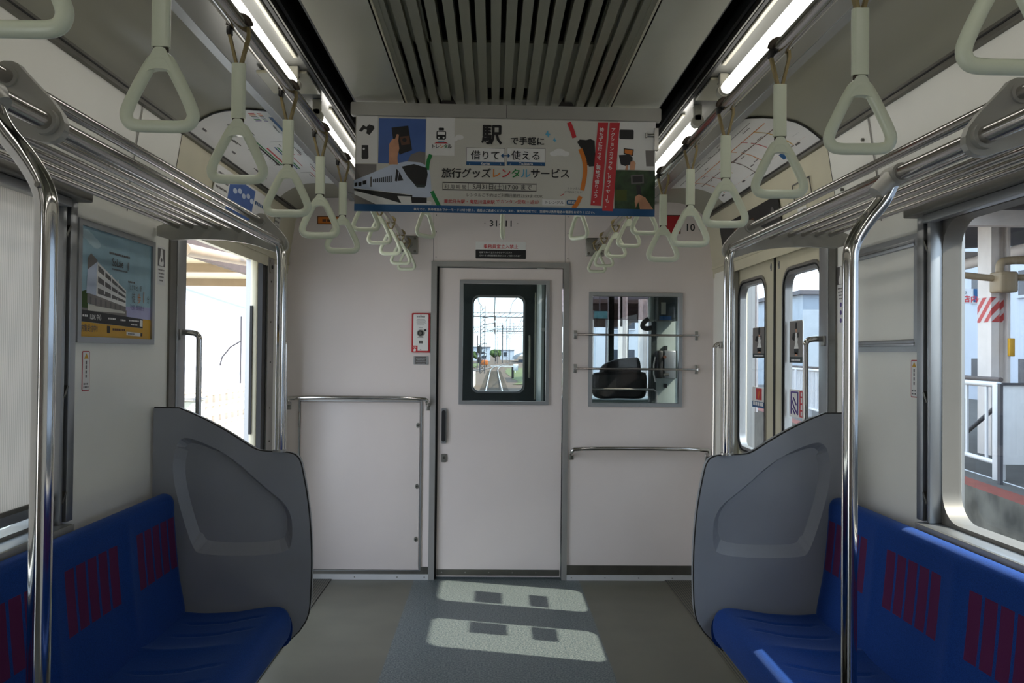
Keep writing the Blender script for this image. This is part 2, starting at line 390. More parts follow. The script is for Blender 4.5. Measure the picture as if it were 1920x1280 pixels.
# ------------------------------------------------------------------ shell: side walls
WINS = {1: (0.45, 2.515, 0.845, 1.755), -1: (0.36, 2.425, 0.845, 1.755)}            # window openings y0,y1,z0,z1
DOOR = (3.39, 4.67, -0.01, 1.845)
RDOOR = (-1.62, -0.32, -0.01, 1.845)
UPPER = [(1.27, 1.80), (1.262, 1.90), (1.243, 2.02), (1.22, 2.165)]
COVE = [(1.22, 2.165), (1.165, 2.212), (1.11, 2.240), (1.054, 2.253), (0.97, 2.256), (0.89, 2.250)]
def mir(prof, s): return [(s*x, z) for x, z in prof]
for sgn, side in ((-1, 'left'), (1, 'right')):
    mb = MB(); WIN = WINS[sgn]; holes = [WIN, DOOR]+([RDOOR] if sgn < 0 else [])
    us = sorted({YR, YB+0.03, WIN[0], WIN[1], DOOR[0], DOOR[1], RDOOR[0], RDOOR[1]}); vs = sorted({0.0, WIN[2], WIN[3], DOOR[3], 1.93})
    cells(mb, us, vs, holes, lambda a, b, c, d: mb.box(sgn*W, sgn*1.352, a, b, c, d, M['side']))
    W2 = (WIN[0]-.06, WIN[1]+.06, WIN[2]-.06, WIN[3]+.06); us = sorted({YR, YB+0.03, W2[0], W2[1], DOOR[0], DOOR[1], RDOOR[0], RDOOR[1]}); vs = sorted({0.0, W2[2], W2[3], DOOR[3], 1.93})
    cells(mb, us, vs, [W2]+holes[1:], lambda a, b, c, d: mb.box(sgn*1.3525, sgn*1.395, a, b, c, d, M['alu']))
    struct(mb, 'wall_'+side)
    mb = MB(); mb.extr(mir(UPPER, sgn), YR, 3.22, M['side'])
    mb.extr(mir([(x-0.002, z) for x, z in UPPER], sgn), 3.22, YB, M['cream'])
    for yy in (2.86, 0.9): mb.extr(mir([(x-0.003, z) for x, z in UPPER], sgn), yy-0.004, yy+0.004, M['steel_dull'])
    for yy, zz in ((2.92, 2.09), (3.14, 1.96), (0.98, 2.09)): mb.tube([(sgn*1.26, yy, zz), (sgn*(1.27-(zz-1.8)*.14-.006), yy, zz)], 0.006, M['steel_dull'], 8)
    struct(mb, 'wall_%s_upper' % side)
    # cove ceiling with its two trims
    mb = MB(); mb.extr(mir(COVE, sgn), YR, YB, M['cove'], True)
    mb.extr(mir([(0.89, 2.25), (0.875, 2.238), (0.72, 2.225), (0.62, 2.225)], sgn), YR, YB, M['lampbed'])
    struct(mb, 'ceiling_'+side)
    mb = MB(); mb.box(sgn*1.205, sgn*1.232, YR, YB, 2.150, 2.180, M['steel_dull']); mb.box(sgn*1.203, sgn*1.206, YR, YB, 2.163, 2.168, M['black'])
    mb.box(sgn*0.872, sgn*0.902, YR, YB, 2.236, 2.25, M['alu'])
    struct(mb, 'trim_1' if sgn < 0 else 'trim_2')
    # dark slot between the lamp bed and the middle panel
    mb = MB(); mb.extr(mir([(0.62, 2.225), (0.62, 2.36), (0.52, 2.36), (0.52, 2.2)], sgn), YR, YB, M['dark'])
    mb.box(sgn*0.604, sgn*0.609, YR, YB, 2.205, 2.225, M['steel_dull']); mb.box(sgn*0.612, sgn*0.622, YR, YB, 2.205, 2.24, M['dark'])
    mb.box(sgn*0.522, sgn*0.545, YR, YB, 2.225, 2.25, M['dark']); mb.box(sgn*0.59, sgn*0.60, YR, YB, 2.22, 2.25, M['dark'])
    mb.box(sgn*0.565, sgn*0.57, YR, 2.2, 2.27, 2.275, M['cream'])
    struct(mb, 'ceiling_slot_'+side)
mb = MB()
for sgn in (-1, 1):
    mb.extr(mir([(0.525, 2.203), (0.525, 2.2), (0.352, 2.2)], sgn), YR, YB, M['ceil'])
    mb.box(sgn*0.349, sgn*0.354, YR, YB, 2.196, 2.2, M['cream'])
    for k in range(6): pass
mb.box(-0.40, 0.40, YR, YB, 2.42, 2.44, M['dark']); mb.box(-0.36, -0.352, YR, YB, 2.2, 2.44, M['dark']); mb.box(0.352, 0.36, YR, YB, 2.2, 2.44, M['dark'])
struct(mb, 'ceiling')
# outer roof keeps daylight out above the lining
struct(MB().box(-1.40, 1.40, YR, YB+1.75, 2.46, 2.50, M['dark']).box(-1.40, -1.28, YR, YB+1.75, 1.93, 2.46, M['dark']).box(1.28, 1.40, YR, YB+1.75, 1.93, 2.46, M['dark']), 'roof')

# louvre of the ventilation, slats running along the car
t = thing('ceiling_louver', 'olive grey slatted air louvre running along the middle of the ceiling', 'louver', (0, 1.5, 2.2))
mb = MB()
xs = [-0.335, -0.295, -0.255, -0.21, -0.165, -0.125, -0.085, -0.045, -0.005, 0.035, 0.075, 0.115, 0.16, 0.205, 0.25, 0.29, 0.33]
for x in xs:
    mb.add([(x-0.013, YR, 2.203), (x+0.013, YR, 2.203), (x+0.014, YR, 2.236), (x-0.014, YR, 2.236), (x-0.013, YB-0.02, 2.203), (x+0.013, YB-0.02, 2.203), (x+0.014, YB-0.02, 2.236), (x-0.014, YB-0.02, 2.236)],
           [(0, 1, 5, 4), (1, 2, 6, 5), (2, 3, 7, 6), (3, 0, 4, 7), (0, 3, 2, 1), (4, 5, 6, 7)], M['louver'])
for x in (-0.348, 0.348): mb.box(x-0.012, x+0.012, YR, YB-0.02, 2.2, 2.28, M['louver'])
mb.build('slats', t)
mb = MB()      # closed backing between the open fan mouths
for y0, y1 in ((YR, -1.4), (-0.2, 0.55), (2.42, 2.83), (2.96, 4.2)):
    mb.box(-0.35, 0.35, y0, y1, 2.2225, 2.23, M['louver'])
for s_ in (-1, 1):
    mb.box(s_*0.235, s_*0.35, -1.4, YB-0.03, 2.2225, 2.23, M['louver']); mb.box(s_*0.075, s_*0.235, 2.83, 2.96, 2.2225, 2.23, M['louver'])
mb.build('backing', t)
mb = MB()
for y in (1.35, 2.0): MB().box(-0.34, 0.34, y-0.012, y+0.012, 2.24, 2.252, M['louver']).build('cross_bar', t)

# ------------------------------------------------------------------ lamps
TUBES = [(-3.44, -2.24), (-1.82, -0.62), (-0.20, 1.00), (1.42, 2.62), (3.04, 4.24)]
DIST = {3: 'nearest the camera', 4: 'beyond the hanging poster', 2: 'just above the camera', 1: 'behind the camera', 0: 'at the rear of the car'}
for sgn, side in ((-1, 'left'), (1, 'right')):
    for i, (a, b) in enumerate(TUBES):
        t = thing('ceiling_lamp', 'lit fluorescent tube lamp on the %s of the ceiling, %s' % (side, DIST[i]), 'lamp', (sgn*0.668, (a+b)/2, 2.225), 'ceiling lamps')
        X, Z = sgn*0.672, 2.168
        MB().tube([(X, a, Z), (X, b, Z)], 0.018, M['tube'], 16).build('lamp_tube', t, 'glowing white tube')
        for yy, d in ((a, -1), (b, 1)):
            mb = MB(); mb.tube([(X, yy+d*0.002, Z), (X, yy+d*0.022, Z)], 0.017, M['socket'], 16)
            mb.tube([(X, yy+d*0.022, Z), (X, yy+d*0.05, Z)], 0.021, M['socket'], 16); mb.box(X-0.014, X+0.014, yy+d*0.026, yy+d*0.05, Z, 2.224, M['socket'], 0.003)
            mb.build('lamp_holder', t)
        mb = MB(); mb.box(sgn*0.638, sgn*0.652, a+0.06, b-0.06, 2.216, 2.2248, M['socket'], 0.003); mb.build('bed_strip', t)  # cream strip along the lamp bed, ending short of the tube
    for y, wh in ((2.80, 'ahead of'), (1.2, 'behind')):
        mb = MB(); mb.box(sgn*0.64, sgn*0.80, y-0.11, y+0.11, 2.214, 2.224, M['cream'], 0.003).box(sgn*0.67, sgn*0.76, y-0.09, y-0.075, 2.211, 2.214, M['dark'])
        tag(mb.build('ceiling_access_cover'), 'cream cover plate %s the nearest lamp tube on the %s ceiling' % (wh, side), 'cover plate')

# ------------------------------------------------------------------ bulkhead (front wall)
BD = (-0.392, 0.382, -0.01, 1.872)          # cab door opening
BW = (0.545, 1.065, 1.052, 1.690)           # cab window opening
mb = MB()
cells(mb, sorted({-W, W, BD[0], BD[1], BW[0], BW[1]}), sorted({0.0, 2.30, BD[3], BW[2], BW[3]}), [BD, BW], lambda a, b, c, d: mb.box(a, b, YB, YB+0.05, c, d, M['wall']))
for x in (-0.397, 0.388): mb.box(x-0.010, x+0.010, YB-0.002, YB+0.01, 1.88, 2.28, M['wall']); mb.box(x-0.012, x-0.010, YB-0.0025, YB, 1.88, 2.28, M['steel_dull'])
for x in (-0.388, 0.397):
    for z in (1.91, 2.06, 2.16): mb.tube([(x-0.004, YB-0.0035, z), (x-0.004, YB, z)], 0.003, M['steel_dull'], 8)
struct(mb, 'wall_front')
mb = MB(); mb.box(-0.418, -0.384, YB-0.012, YB+0.06, 0, 1.885, M['satin']); mb.box(0.372, 0.402, YB-0.012, YB+0.06, 0, 1.885, M['satin'])
mb.box(-0.3838, 0.3718, YB-0.0118, YB+0.06, 1.856, 1.885, M['satin'])
struct(mb, 'door_1_frame')
mb = MB(); mb.box(0.402, W, YB-0.006, YB, 0.032, 0.088, M['steel_dull']); mb.box(-W, -0.462, YB-0.006, YB, 0.032, 0.052, M['steel_dull']); mb.box(-0.462, -0.418, YB-0.006, YB, 0.032, 0.075, M['steel_dull'])
mb.box(-W, -0.418, YB-0.012, YB, 0.0, 0.032, M['alubright']); mb.box(0.402, W, YB-0.012, YB, 0.0, 0.032, M['alubright'])
for x in (-1.1, -0.85, -0.6, -0.44, 0.43, 0.63, 0.83, 1.03): mb.tube([(x, YB-0.014, 0.016), (x, YB-0.012, 0.016)], 0.004, M['steel_dull'], 8)
struct(mb, 'baseboard_front')

# sliding cab door
t = thing('cab_door', 'white sliding door in the middle of the end wall with a tall window', 'door', (0, YB+0.04, 0))
HW = (-0.228, 0.268, 1.056, 1.757)
mb = MB(); cells(mb, sorted({-0.372, 0.366, HW[0], HW[1]}), sorted({0.012, 1.848, HW[2], HW[3]}), [HW], lambda a, b, c, d: mb.box(a, b, YB+0.02, YB+0.05, c, d, M['wall']))
mb.build('door_leaf', t)
MB().box(-0.384, -0.372, YB+0.015, YB+0.06, 0, 1.86, M['black']).build('black_edge', t, 'black strip standing for the shaded gap at left')  # black strip painted in place of the shaded gap beside the leaf
mb = MB().frame((0, YB+0.02, 0), (1, 0, 0), (0, 0, 1), (0, -1, 0))
mb.ring(rectloop(-0.250, 1.035, 0.287, 1.778, 0), rectloop(-0.228, 1.056, 0.268, 1.757, 0), -0.001, 0.012, M['alu']); mb.build('window_frame', t, 'aluminium frame around the door window')
MB().box(HW[0], HW[1], YB+0.032, YB+0.036, HW[2], HW[3], M['cabglass']).build('window_pane', t)
mb = MB(); mb.box(-0.37, 0.36, YB+0.016, YB+0.02, 0.02, 0.055, M['steel_dull'])
for x in (-0.34, -0.2, -0.06, 0.08, 0.22): mb.tube([(x, YB+0.013, 0.038), (x, YB+0.017, 0.038)], 0.004, M['steel'], 8)
mb.build('kick_strip', t)
c = at(832, 798, y=YB+0.01); mb = MB().frame((c.x, YB+0.018, c.z), (1, 0, 0), (0, 0, 1), (0, -1, 0))
mb.prism(rrect(-0.014, -0.105, 0.016, 0.105, 0.006), 0, 0.008, M['alu']); mb.prism(rrect(-0.012, -0.092, 0.010, 0.092, 0.01), 0.008, 0.022, M['black'], True); mb.build('door_pull', t, 'black recessed pull with silver surround')
c = at(832, 858, y=YB+0.01); mb = MB().frame((c.x, YB+0.018, c.z), (1, 0, 0), (0, 0, 1), (0, -1, 0))
mb.prism(rrect(-0.016, -0.026, 0.016, 0.024, 0.006), 0, 0.006, M['steel']); mb.disc(0.002, 0, 0.009, 0.006, 0.009, M['steel_dull']); mb.rect(0.0, -0.008, 0.003, 0.006, 0.0095, M['black']); mb.build('key_lock', t)

# window in the bulkhead, right of the door
mb = MB().frame((0, YB, 0), (1, 0, 0), (0, 0, 1), (0, -1, 0))
mb.ring(rectloop(0.522, 1.030, 1.083, 1.712, 0), rectloop(0.545, 1.052, 1.062, 1.690, 0), -0.03, 0.010, M['alu'])
o = struct(mb, 'window_1'); g = MB().box(0.545, 1.065, YB+0.012, YB+0.016, 1.052, 1.690, M['cabglass']).build('window_pane', o)
for z, lab in ((1.457, 'upper thin steel guard bar across the cab window'), (1.2555, 'lower thin steel guard bar across the cab window')):
    t = thing('guard_bar', lab, 'bar', (0.80, YB, z), 'guard bars across the cab window')
    MB().tube([(0.445, YB-0.035, z), (1.166, YB-0.035, z)], 0.0065, M['pipe'], 12).build('bar', t)
    for x in (0.442, 1.169):
        mb = MB(); mb.tube([(x, YB-0.043, z), (x, YB-0.001, z)], 0.008, M['chrome'], 10); mb.box(x-0.010, x+0.010, YB-0.005, YB-0.0005, z-0.026, z+0.026, M['steel'], 0.003); mb.build('mount', t)
def handrail(x0, x1, z, lab):
    t = thing('handrail', lab, 'handrail', ((x0+x1)/2, YB, z), 'low handrails on the end wall')
    y = YB-0.055; p = [(x0, YB-0.004, z-0.045), (x0, YB-0.03, z-0.035), (x0, y, z-0.018), (x0+0.018, y, z), (x1-0.018, y, z), (x1, y, z-0.018), (x1, YB-0.03, z-0.035), (x1, YB-0.004, z-0.045)]
    MB().tube(chaikin(p, 2, False), 0.0125, M['chrome'], 14).build('rail', t)
    for x in (x0, x1): MB().box(x-0.014, x+0.014, YB-0.006, YB-0.0005, z-0.075, z-0.030, M['steel'], 0.004).build('mount', t)
handrail(-1.250, -0.43, 1.073, 'chrome handrail above the white hatch left of the cab door')
handrail(0.425, 1.238, 0.787, 'chrome handrail below the cab window right of the cab door')

# hatch cupboard door
t = thing('equipment_hatch', 'large flush white hatch panel below the left handrail', 'hatch', (-0.83, YB, 0.06))
mb = MB(); mb.box(-1.180, -0.476, YB-0.008, YB-0.0005, 0.058, 1.045, M['wall'], 0.002); mb.build('panel', t)
mb = MB().frame((0, YB, 0), (1, 0, 0), (0, 0, 1), (0, -1, 0)); mb.ring(rectloop(-1.192, 0.052, -0.464, 1.058, 0), rectloop(-1.183, 0.056, -0.473, 1.048, 0), 0.0003, 0.011, M['alu']); mb.build('edge_frame', t)
for px, py in ((784, 797), (782, 911), (780, 1010)):
    c = at(px, py, y=YB); mb = MB().frame((c.x, YB-0.008, c.z), (1, 0, 0), (0, 0, 1), (0, -1, 0)); mb.disc(0, 0, 0.011, 0, 0.004, M['steel'], 16, 1.35); mb.disc(0, 0, 0.006, 0.004, 0.008, M['steel_dull'], 12); mb.rect(-0.0015, -0.005, 0.0015, 0.005, 0.0085, M['black']); mb.build('lock', t)
for z in (0.94, 0.30): MB().box(-1.193, -1.181, YB-0.016, YB-0.009, z-0.045, z+0.045, M['steel'], 0.003).build('hinge', t)

# emergency intercom
t = thing('emergency_intercom', 'red framed white emergency intercom panel on the wall left of the cab door', 'intercom', (-0.476, YB, 1.34))
FR = ((0, YB, 0), (1, 0, 0), (0, 0, 1), (0, -1, 0))
mb = MB().frame(*FR); mb.prism(rrect(-0.530, 1.342, -0.422, 1.575, 0.006), 0.0005, 0.016, M['redpaint']); mb.build('red_surround', t, 'red surround')
mb = MB().frame(*FR); mb.prism(rrect(-0.520, 1.352, -0.432, 1.567, 0.005), 0.012, 0.019, M['white'])
for i in range(6):
    for j in range(9):
        if 0.6 < (i % 6) < 9: pass
        u, v = -0.476+(j-4)*0.006+(0.003 if i % 2 else 0), 1.523+(i-2.5)*0.006
        if abs(u+0.476)/0.026+abs(v-1.523)/0.024 < 1.5: mb.disc(u, v, 0.0018, 0.019, 0.0196, M['greyink'], 6)
mb.text('非常通報器', -0.476, 1.549, 0.010, 0.0196, M['greyink'], 0.01, 'CENTER'); mb.lines(-0.476, 1.487, 0.022, 0.005, 0.0196, M['greyink'], 'CENTER')
mb.lines(-0.476, 1.428, 0.036, 0.005, 0.0196, M['greyink'], 'CENTER'); mb.box(-0.486, -0.464, 1.395, 1.412, 0.019, 0.0205, M['greyink'])
mb.build('face_plate', t)
mb = MB().frame(*FR); mb.disc(-0.478, 1.456, 0.021, 0.018, 0.026, M['steel']); mb.disc(-0.478, 1.456, 0.016, 0.026, 0.028, M['ink']); mb.disc(-0.478, 1.456, 0.009, 0.028, 0.031, M['steel_dull']); mb.build('push_button', t)
mb = MB().frame(*FR); mb.disc(-0.449, 1.474, 0.006, 0.018, 0.023, M['ink']); mb.build('indicator', t)
mb = MB().frame(*FR); mb.rect(-0.530, 1.343, -0.494, 1.382, 0.0197, M['red']); mb.text('SOS', -0.512, 1.368, 0.012, 0.0202, M['white'], 0.01, 'CENTER')
mb.poly([(-0.518, 1.348), (-0.506, 1.348), (-0.502, 1.358), (-0.510, 1.366), (-0.517, 1.360)], 0.0202, M['white']); mb.build('sos_label', t, 'red SOS corner label')
for z in (1.562, 1.358): MB().frame(*FR).disc(-0.476, z, 0.003, 0.019, 0.021, M['steel_dull'], 8).build('screw', t)
mb = MB().frame(*FR); mb.prism(rrect(-0.518, 1.270, -0.430, 1.320, 0.004), 0.0005, 0.003, M['alu']); mb.rect(-0.508, 1.273, -0.443, 1.317, 0.0033, M['greyink'])
for i in range(4): mb.lines(-0.475, 1.305-i*0.010, 0.056-.006*(i % 2), 0.006, 0.0036, M['alu'], 'CENTER')
tag(mb.build('notice_plate'), 'small grey engraved notice plate under the emergency intercom', 'plate')

# car number plate and no entry sign above the door
c = at(940, 419, y=YB); mb = MB().frame((c.x, YB, c.z), (1, 0, 0), (0, 0, 1), (0, -1, 0)); mb.prism(rrect(-0.108, -0.024, 0.108, 0.024, 0.003), 0.0005, 0.004, M['wall'])
mb.text('31411', 0, -0.018, 0.052, 0.0043, M['ink'], 0.012, 'CENTER', 1.12)
for x in (-0.098, 0.098): mb.disc(x, 0, 0.003, 0.004, 0.005, M['steel_dull'], 8)
tag(mb.build('car_number_plate'), 'pale plate with black car number 31411 above the cab door', 'plate')
c = at(939, 469, y=YB); mb = MB().frame((c.x, YB, c.z), (1, 0, 0), (0, 0, 1), (0, -1, 0)); mb.rect(-0.150, 0.0, 0.150, 0.050, 0.001, M['white']); mb.prism(rrect(-0.150, -0.050, 0.150, 0.003, 0.004), 0.0004, 0.0015, M['ink'])
mb.text('乗務員室立入禁止', 0, 0.012, 0.026, 0.0016, M['red'], 0.02, 'CENTER'); mb.text('危険ですので立ち入らないでください', -0.128, -0.018, 0.0115, 0.002, M['white'], 0, 'LEFT'); mb.text('立ち入ると鉄道営業法第33条によって罰せられます', -0.128, -0.037, 0.0108, 0.002, M['white'], 0, 'LEFT')
tag(mb.build('no_entry_sign'), 'red and black no entry sign centred above the cab door', 'sign')
c = at(622, 413, y=YB); mb = MB().frame((c.x, YB, c.z), (1, 0, 0), (0, 0, 1), (0, -1, 0)); mb.prism(rrect(-0.085, -0.024, 0.085, 0.024, 0.003), 0.0005, 0.003, M['brown']); mb.rect(-0.08, -0.019, 0.08, 0.019, 0.0033, M['orange']); mb.lines(0, -0.012, 0.11, 0.026, 0.0036, M['brown'], 'CENTER')
tag(mb.build('orange_sticker'), 'small orange strip sticker high on the end wall at left', 'sticker')
c = at(1299, 426, y=YB); mb = MB().frame((c.x, YB, c.z), (1, 0, 0), (0, 0, 1), (0, -1, 0)); mb.rect(-0.060, -0.028, 0.080, 0.03, 0.0006, M['wall']); mb.text('10', -0.048, -0.022, 0.062, 0.001, M['ink'], 0.02, 'LEFT'); mb.text('号車', 0.034, -0.022, 0.02, 0.001, M['ink'], 0.01, 'LEFT')
tag(mb.build('coach_number_sticker'), 'black coach number 10 sticker high on the end wall at right', 'sticker')
c = at(1262, 421, y=YB); mb = MB().frame((c.x, YB, c.z), (1, 0, 0), (0, 0, 1), (0, -1, 0)); mb.rect(-0.048, -0.055, 0.046, 0.058, 0.0006, M['brown']); mb.rect(-0.042, -0.05, 0.04, 0.052, 0.001, M['redpaint'])
tag(mb.build('red_square_sticker'), 'dark red square sticker left of the coach number 10', 'sticker')

# ------------------------------------------------------------------ side windows
for sgn, side in ((-1, 'left'), (1, 'right')):
    WIN = WINS[sgn]; yw = WIN[1]-2.515
    mb = MB().frame((0, 0, 0), (0, 1, 0), (0, 0, 1), (sgn, 0, 0))
    mb.ring(rectloop(WIN[0]-0.01, WIN[2]-0.01, WIN[1]+0.01, WIN[3]+0.01), rrect(WIN[0]+0.012, WIN[2]+0.012, WIN[1]-0.012, WIN[3]-0.012, 0.085), 1.288, 1.345, M['winframe'], True)
    wo_ = struct(mb, 'window_2' if sgn < 0 else 'window_3')
    MB().box(sgn*1.338, sgn*1.344, WIN[0], WIN[1], WIN[2], WIN[3], M['glass']).build('window_pane', wo_)
    mb = MB(); mb.box(sgn*1.222, sgn*1.29, WIN[0]-0.07, yw+2.535, 0.838, 0.846, M['alu'], 0.002); mb.box(sgn*1.2205, sgn*1.229, WIN[0]-0.07, yw+2.53, 0.812, 0.846, M['bracket'], 0.002); mb.build('window_sill', wo_)
    mb = MB()
    for y0, y1 in ((yw+2.505, yw+2.548), (WIN[0]-0.033, WIN[0]+0.010)):
        mb.box(sgn*1.25, sgn*1.29, y0, y0+0.016, 0.846, 1.765, M['alu'], 0.003); mb.box(sgn*1.264, sgn*1.29, y0+0.016, y1, 0.846, 1.765, M['black'])
    mb.box(sgn*1.252, sgn*1.271, yw+2.548, yw+2.586, 0.846, 1.80, M['alu'], 0.002); mb.box(sgn*1.252, sgn*1.271, WIN[0]-0.075, WIN[0]-0.033, 0.846, 1.80, M['alu'], 0.002)
    mb.build('blind_guide', wo_)
    mb = MB(); mb.box(sgn*1.215, sgn*1.271, WIN[0]-0.08, yw+2.60, 1.765, 1.802, M['steel_dull'], 0.004); mb.box(sgn*1.24, sgn*1.271, WIN[0]-0.02, yw+2.53, 1.74, 1.765, M['alu'], 0.003); mb.build('blind_housing', wo_)
    mb = MB()
    for z in (1.655, 1.20, 0.90):
        q = [(yw+2.522, z), (yw+2.545, z+.032), (yw+2.537, z+.036), (yw+2.517, z+.008)]
        mb.add([(sgn*1.249, *p) for p in q]+[(sgn*1.262, *p) for p in q], [(0, 1, 2, 3), (7, 6, 5, 4), (0, 4, 5, 1), (1, 5, 6, 2), (2, 6, 7, 3), (3, 7, 4, 0)], M['steel_dull'])
    mb.build('blind_catch', wo_)
WIN = WINS[-1]
t = thing('roller_blind', 'cream ribbed roller blind pulled down over the left window', 'blind', (-1.276, 1.5, 0.89), )
mb = MB(); mb.box(-1.2775, -1.2755, WIN[0]+0.03, 2.412, 0.91, 1.765, M['blind']); mb.build('blind_fabric', t)
mb = MB(); mb.box(-1.283, -1.266, WIN[0]+0.03, 2.414, 0.888, 0.925, M['alu'], 0.004); mb.box(-1.268, -1.264, WIN[0]+0.03, 2.414, 0.915, 0.927, M['steel_dull']); mb.build('bottom_bar', t)
mb = MB(); mb.box(-1.285, -1.262, 2.36, 2.412, 0.858, 0.90, M['steel'], 0.006); mb.build('latch', t)

# ------------------------------------------------------------------ doorways
def doorway(sgn, side, n):
    mb = MB()
    x0, x1 = sgn*1.262, sgn*1.272
    mb.box(x0, x1, 3.235, 3.30, 0, 1.80, M['steel_dull']); mb.box(sgn*1.258, x1, 3.302, 3.392, 0, 1.835, M['alu'], 0.003)
    mb.box(sgn*1.264, x1, 4.632, 4.755, 0, 1.86, M['steel']); mb.box(sgn*1.266, x1, 4.76, 5.04, 0, 1.86, M['side'])
    mb.box(sgn*1.258, sgn*1.27, 3.22, YB, 1.852, 1.866, M['cream']); mb.box(sgn*1.27, sgn*1.395, 3.39, 4.67, 1.838, 1.848, M['cream'])
    mb.box(sgn*1.29, sgn*1.335, 3.39, 4.67, 1.834, 1.839, M['black'])
    for z in (1.72, 1.50, 1.28, 1.03, 0.85): mb.tube([(sgn*1.260, 4.69, z), (sgn*1.266, 4.69, z)], 0.005, M['steel_dull'], 8)
    return struct(mb, 'door_%d_frame' % n)
doorway(-1, 'left', 2); doorway(1, 'right', 3)
mb = MB(); mb.box(-1.262, -1.264, 4.655, 4.70, 1.865, 1.93, M['alu'], 0.002)
tag(MB().frame((-1.263, 4.69, 1.80), (0, 1, 0), (0, 0, 1), (1, 0, 0)).prism(rrect(-0.03, -0.035, 0.03, 0.035, 0.008), 0, 0.004, M['steel']).disc(0, 0, 0.010, 0.004, 0.008, M['black'], 12).build('key_switch'), 'small steel key switch plate at the top of the left door pillar', 'switch')
# open left door: leaf slid into its pocket
t = thing('sliding_door', 'edge of the open left sliding door slid back into its pocket', 'door', (-1.315, 4.6, 0))
mb = MB(); mb.box(-1.338, -1.298, 4.552, 4.668, 0.005, 1.832, M['cream'], 0.012); mb.build('door_leaf', t)
mb = MB(); mb.box(-1.298, -1.274, 4.556, 4.632, 0.0, 1.832, M['black']); mb.box(-1.335, -1.322, 4.540, 4.553, 0.9, 1.58, M['black']); mb.build('rubber_seal', t, 'black rubber pocket seal')
mb = MB(); mb.box(-1.338, -1.298, 3.39, 3.408, 0.005, 1.832, M['cream'], 0.004)
tag(mb.build('sliding_door_edge'), 'edge of the other open left door leaf beside the near pillar', 'door')
# closed right doors
def leaf(y0, y1, wy0, wy1, lab, meet):
    t = thing('sliding_door', lab, 'door', (1.315, (y0+y1)/2, 0))
    mb = MB(); H = (wy0-0.03, wy1+0.03, 0.825, 1.74)
    cells(mb, sorted({y0, y1, H[0], H[1]}), sorted({0.005, 1.842, H[2], H[3]}), [H], lambda a, b, c, d: mb.box(1.300, 1.335, a, b, c, d, M['cream']))
    mb.frame((1.300, 0, 0), (0, 1, 0), (0, 0, 1), (-1, 0, 0)); mb.ring(rectloop(*[H[i] for i in (0, 2, 1, 3)]), rrect(wy0-0.022, 0.833, wy1+0.022, 1.732, 0.085), -0.035, 0.0, M['cream'], True); mb.build('door_leaf', t)
    mb = MB().frame((1.300, 0, 0), (0, 1, 0), (0, 0, 1), (-1, 0, 0)); mb.ring(rrect(wy0-0.036, 0.819, wy1+0.036, 1.746, 0.099), rrect(wy0-0.022, 0.833, wy1+0.022, 1.732, 0.085), -0.004, 0.006, M['steel'], True)
    mb.ring(rrect(wy0-0.023, 0.832, wy1+0.023, 1.733, 0.086), rrect(wy0-0.016, 0.839, wy1+0.016, 1.726, 0.079), -0.03, 0.007, M['black'], True)
    mb.ring(rrect(wy0-0.016, 0.839, wy1+0.016, 1.726, 0.079), rrect(wy0, 0.855, wy1, 1.710, 0.065), -0.032, 0.002, M['alu'], True); mb.build('window_frame', t, 'steel and black rubber window frame')
    MB().box(1.316, 1.320, wy0-0.02, wy1+0.02, 0.835, 1.73, M['glass']).build('window_pane', t)
    MB().box(1.296, 1.338, meet[0], meet[1], 0.005, 1.842, M['black']).build('black_edge', t, 'black rubber closing edge')
    yc = y1-0.045 if meet[0] > y0 else y0+0.045
    mb = MB().frame((1.300, yc, 1.77), (0, 1, 0), (0, 0, 1), (-1, 0, 0)); mb.disc(0, 0, 0.011, 0, 0.003, M['alu'], 16, 1.7); mb.disc(0, 0, 0.006, 0.003, 0.004, M['greyink'], 10, 1.5); mb.build('oval_badge', t)
    return t
leaf(4.062, 4.668, 4.205, 4.622, 'cream right hand door leaf nearer the end wall, closed, with a tall window', (4.05, 4.062))
leaf(3.392, 4.038, 3.482, 3.902, 'cream right hand door leaf behind the grey partition, closed, with a tall window', (4.038, 4.05))
# stickers on the door glass
def gstick(y0, y1, z0, z1, fn, name, lab, cat='sticker'):
    mb = MB().frame((1.3145, 0, 0), (0, -1, 0), (0, 0, 1), (-1, 0, 0)); w, h = y1-y0, z1-z0
    mb.prism(rrect(-y1, z0, -y0, z1, 0.012), 0, 0.001, M['white']); fn(mb, -y1, z0, w, h); tag(mb.build(name), lab, cat)
def fashion(mb, u, v, w, h):
    mb.rect(u, v+0.14*h, u+w, v+h*0.985, 0.0013, M['photogrey']); mb.rect(u, v, u+w, v+0.14*h, 0.0013, M['cab'])
    P = lambda pts, m, k: mb.poly([(u+a*w, v+b*h) for a, b in pts], 0.0013+k*0.0003, m)
    P([(.40, .20), (.66, .20), (.70, .34), (.62, .48), (.66, .66), (.50, .72), (.42, .66), (.46, .48), (.36, .34)], M['white'], 1)
    P([(.38, .20), (.68, .20), (.70, .33), (.36, .33)], M['ink'], 2); P([(.20, .56), (.38, .52), (.46, .62), (.44, .72), (.26, .70)], M['ink'], 2); P([(.62, .58), (.72, .60), (.72, .72), (.60, .70)], M['ink'], 2)
    P([(.44, .16), (.64, .16), (.60, .24), (.46, .24)], M['skin'], 2); mb.disc(u+.52*w, v+.79*h, .06*w, 0.0016, 0.0020, M['skin'], 12, 1.5); mb.disc(u+.52*w, v+.87*h, .07*w, 0.0016, 0.0024, M['ink'], 12, 1.4)
    mb.lines(u+0.15*w, v+0.04*h, .7*w, 0.012, 0.0017, M['white'])
gstick(4.232, 4.442, 1.33, 1.487, lambda mb, u, v, w, h: fashion(mb, u, v, w, h), 'door_advert', 'grey photo advert sticker on the far right door window')
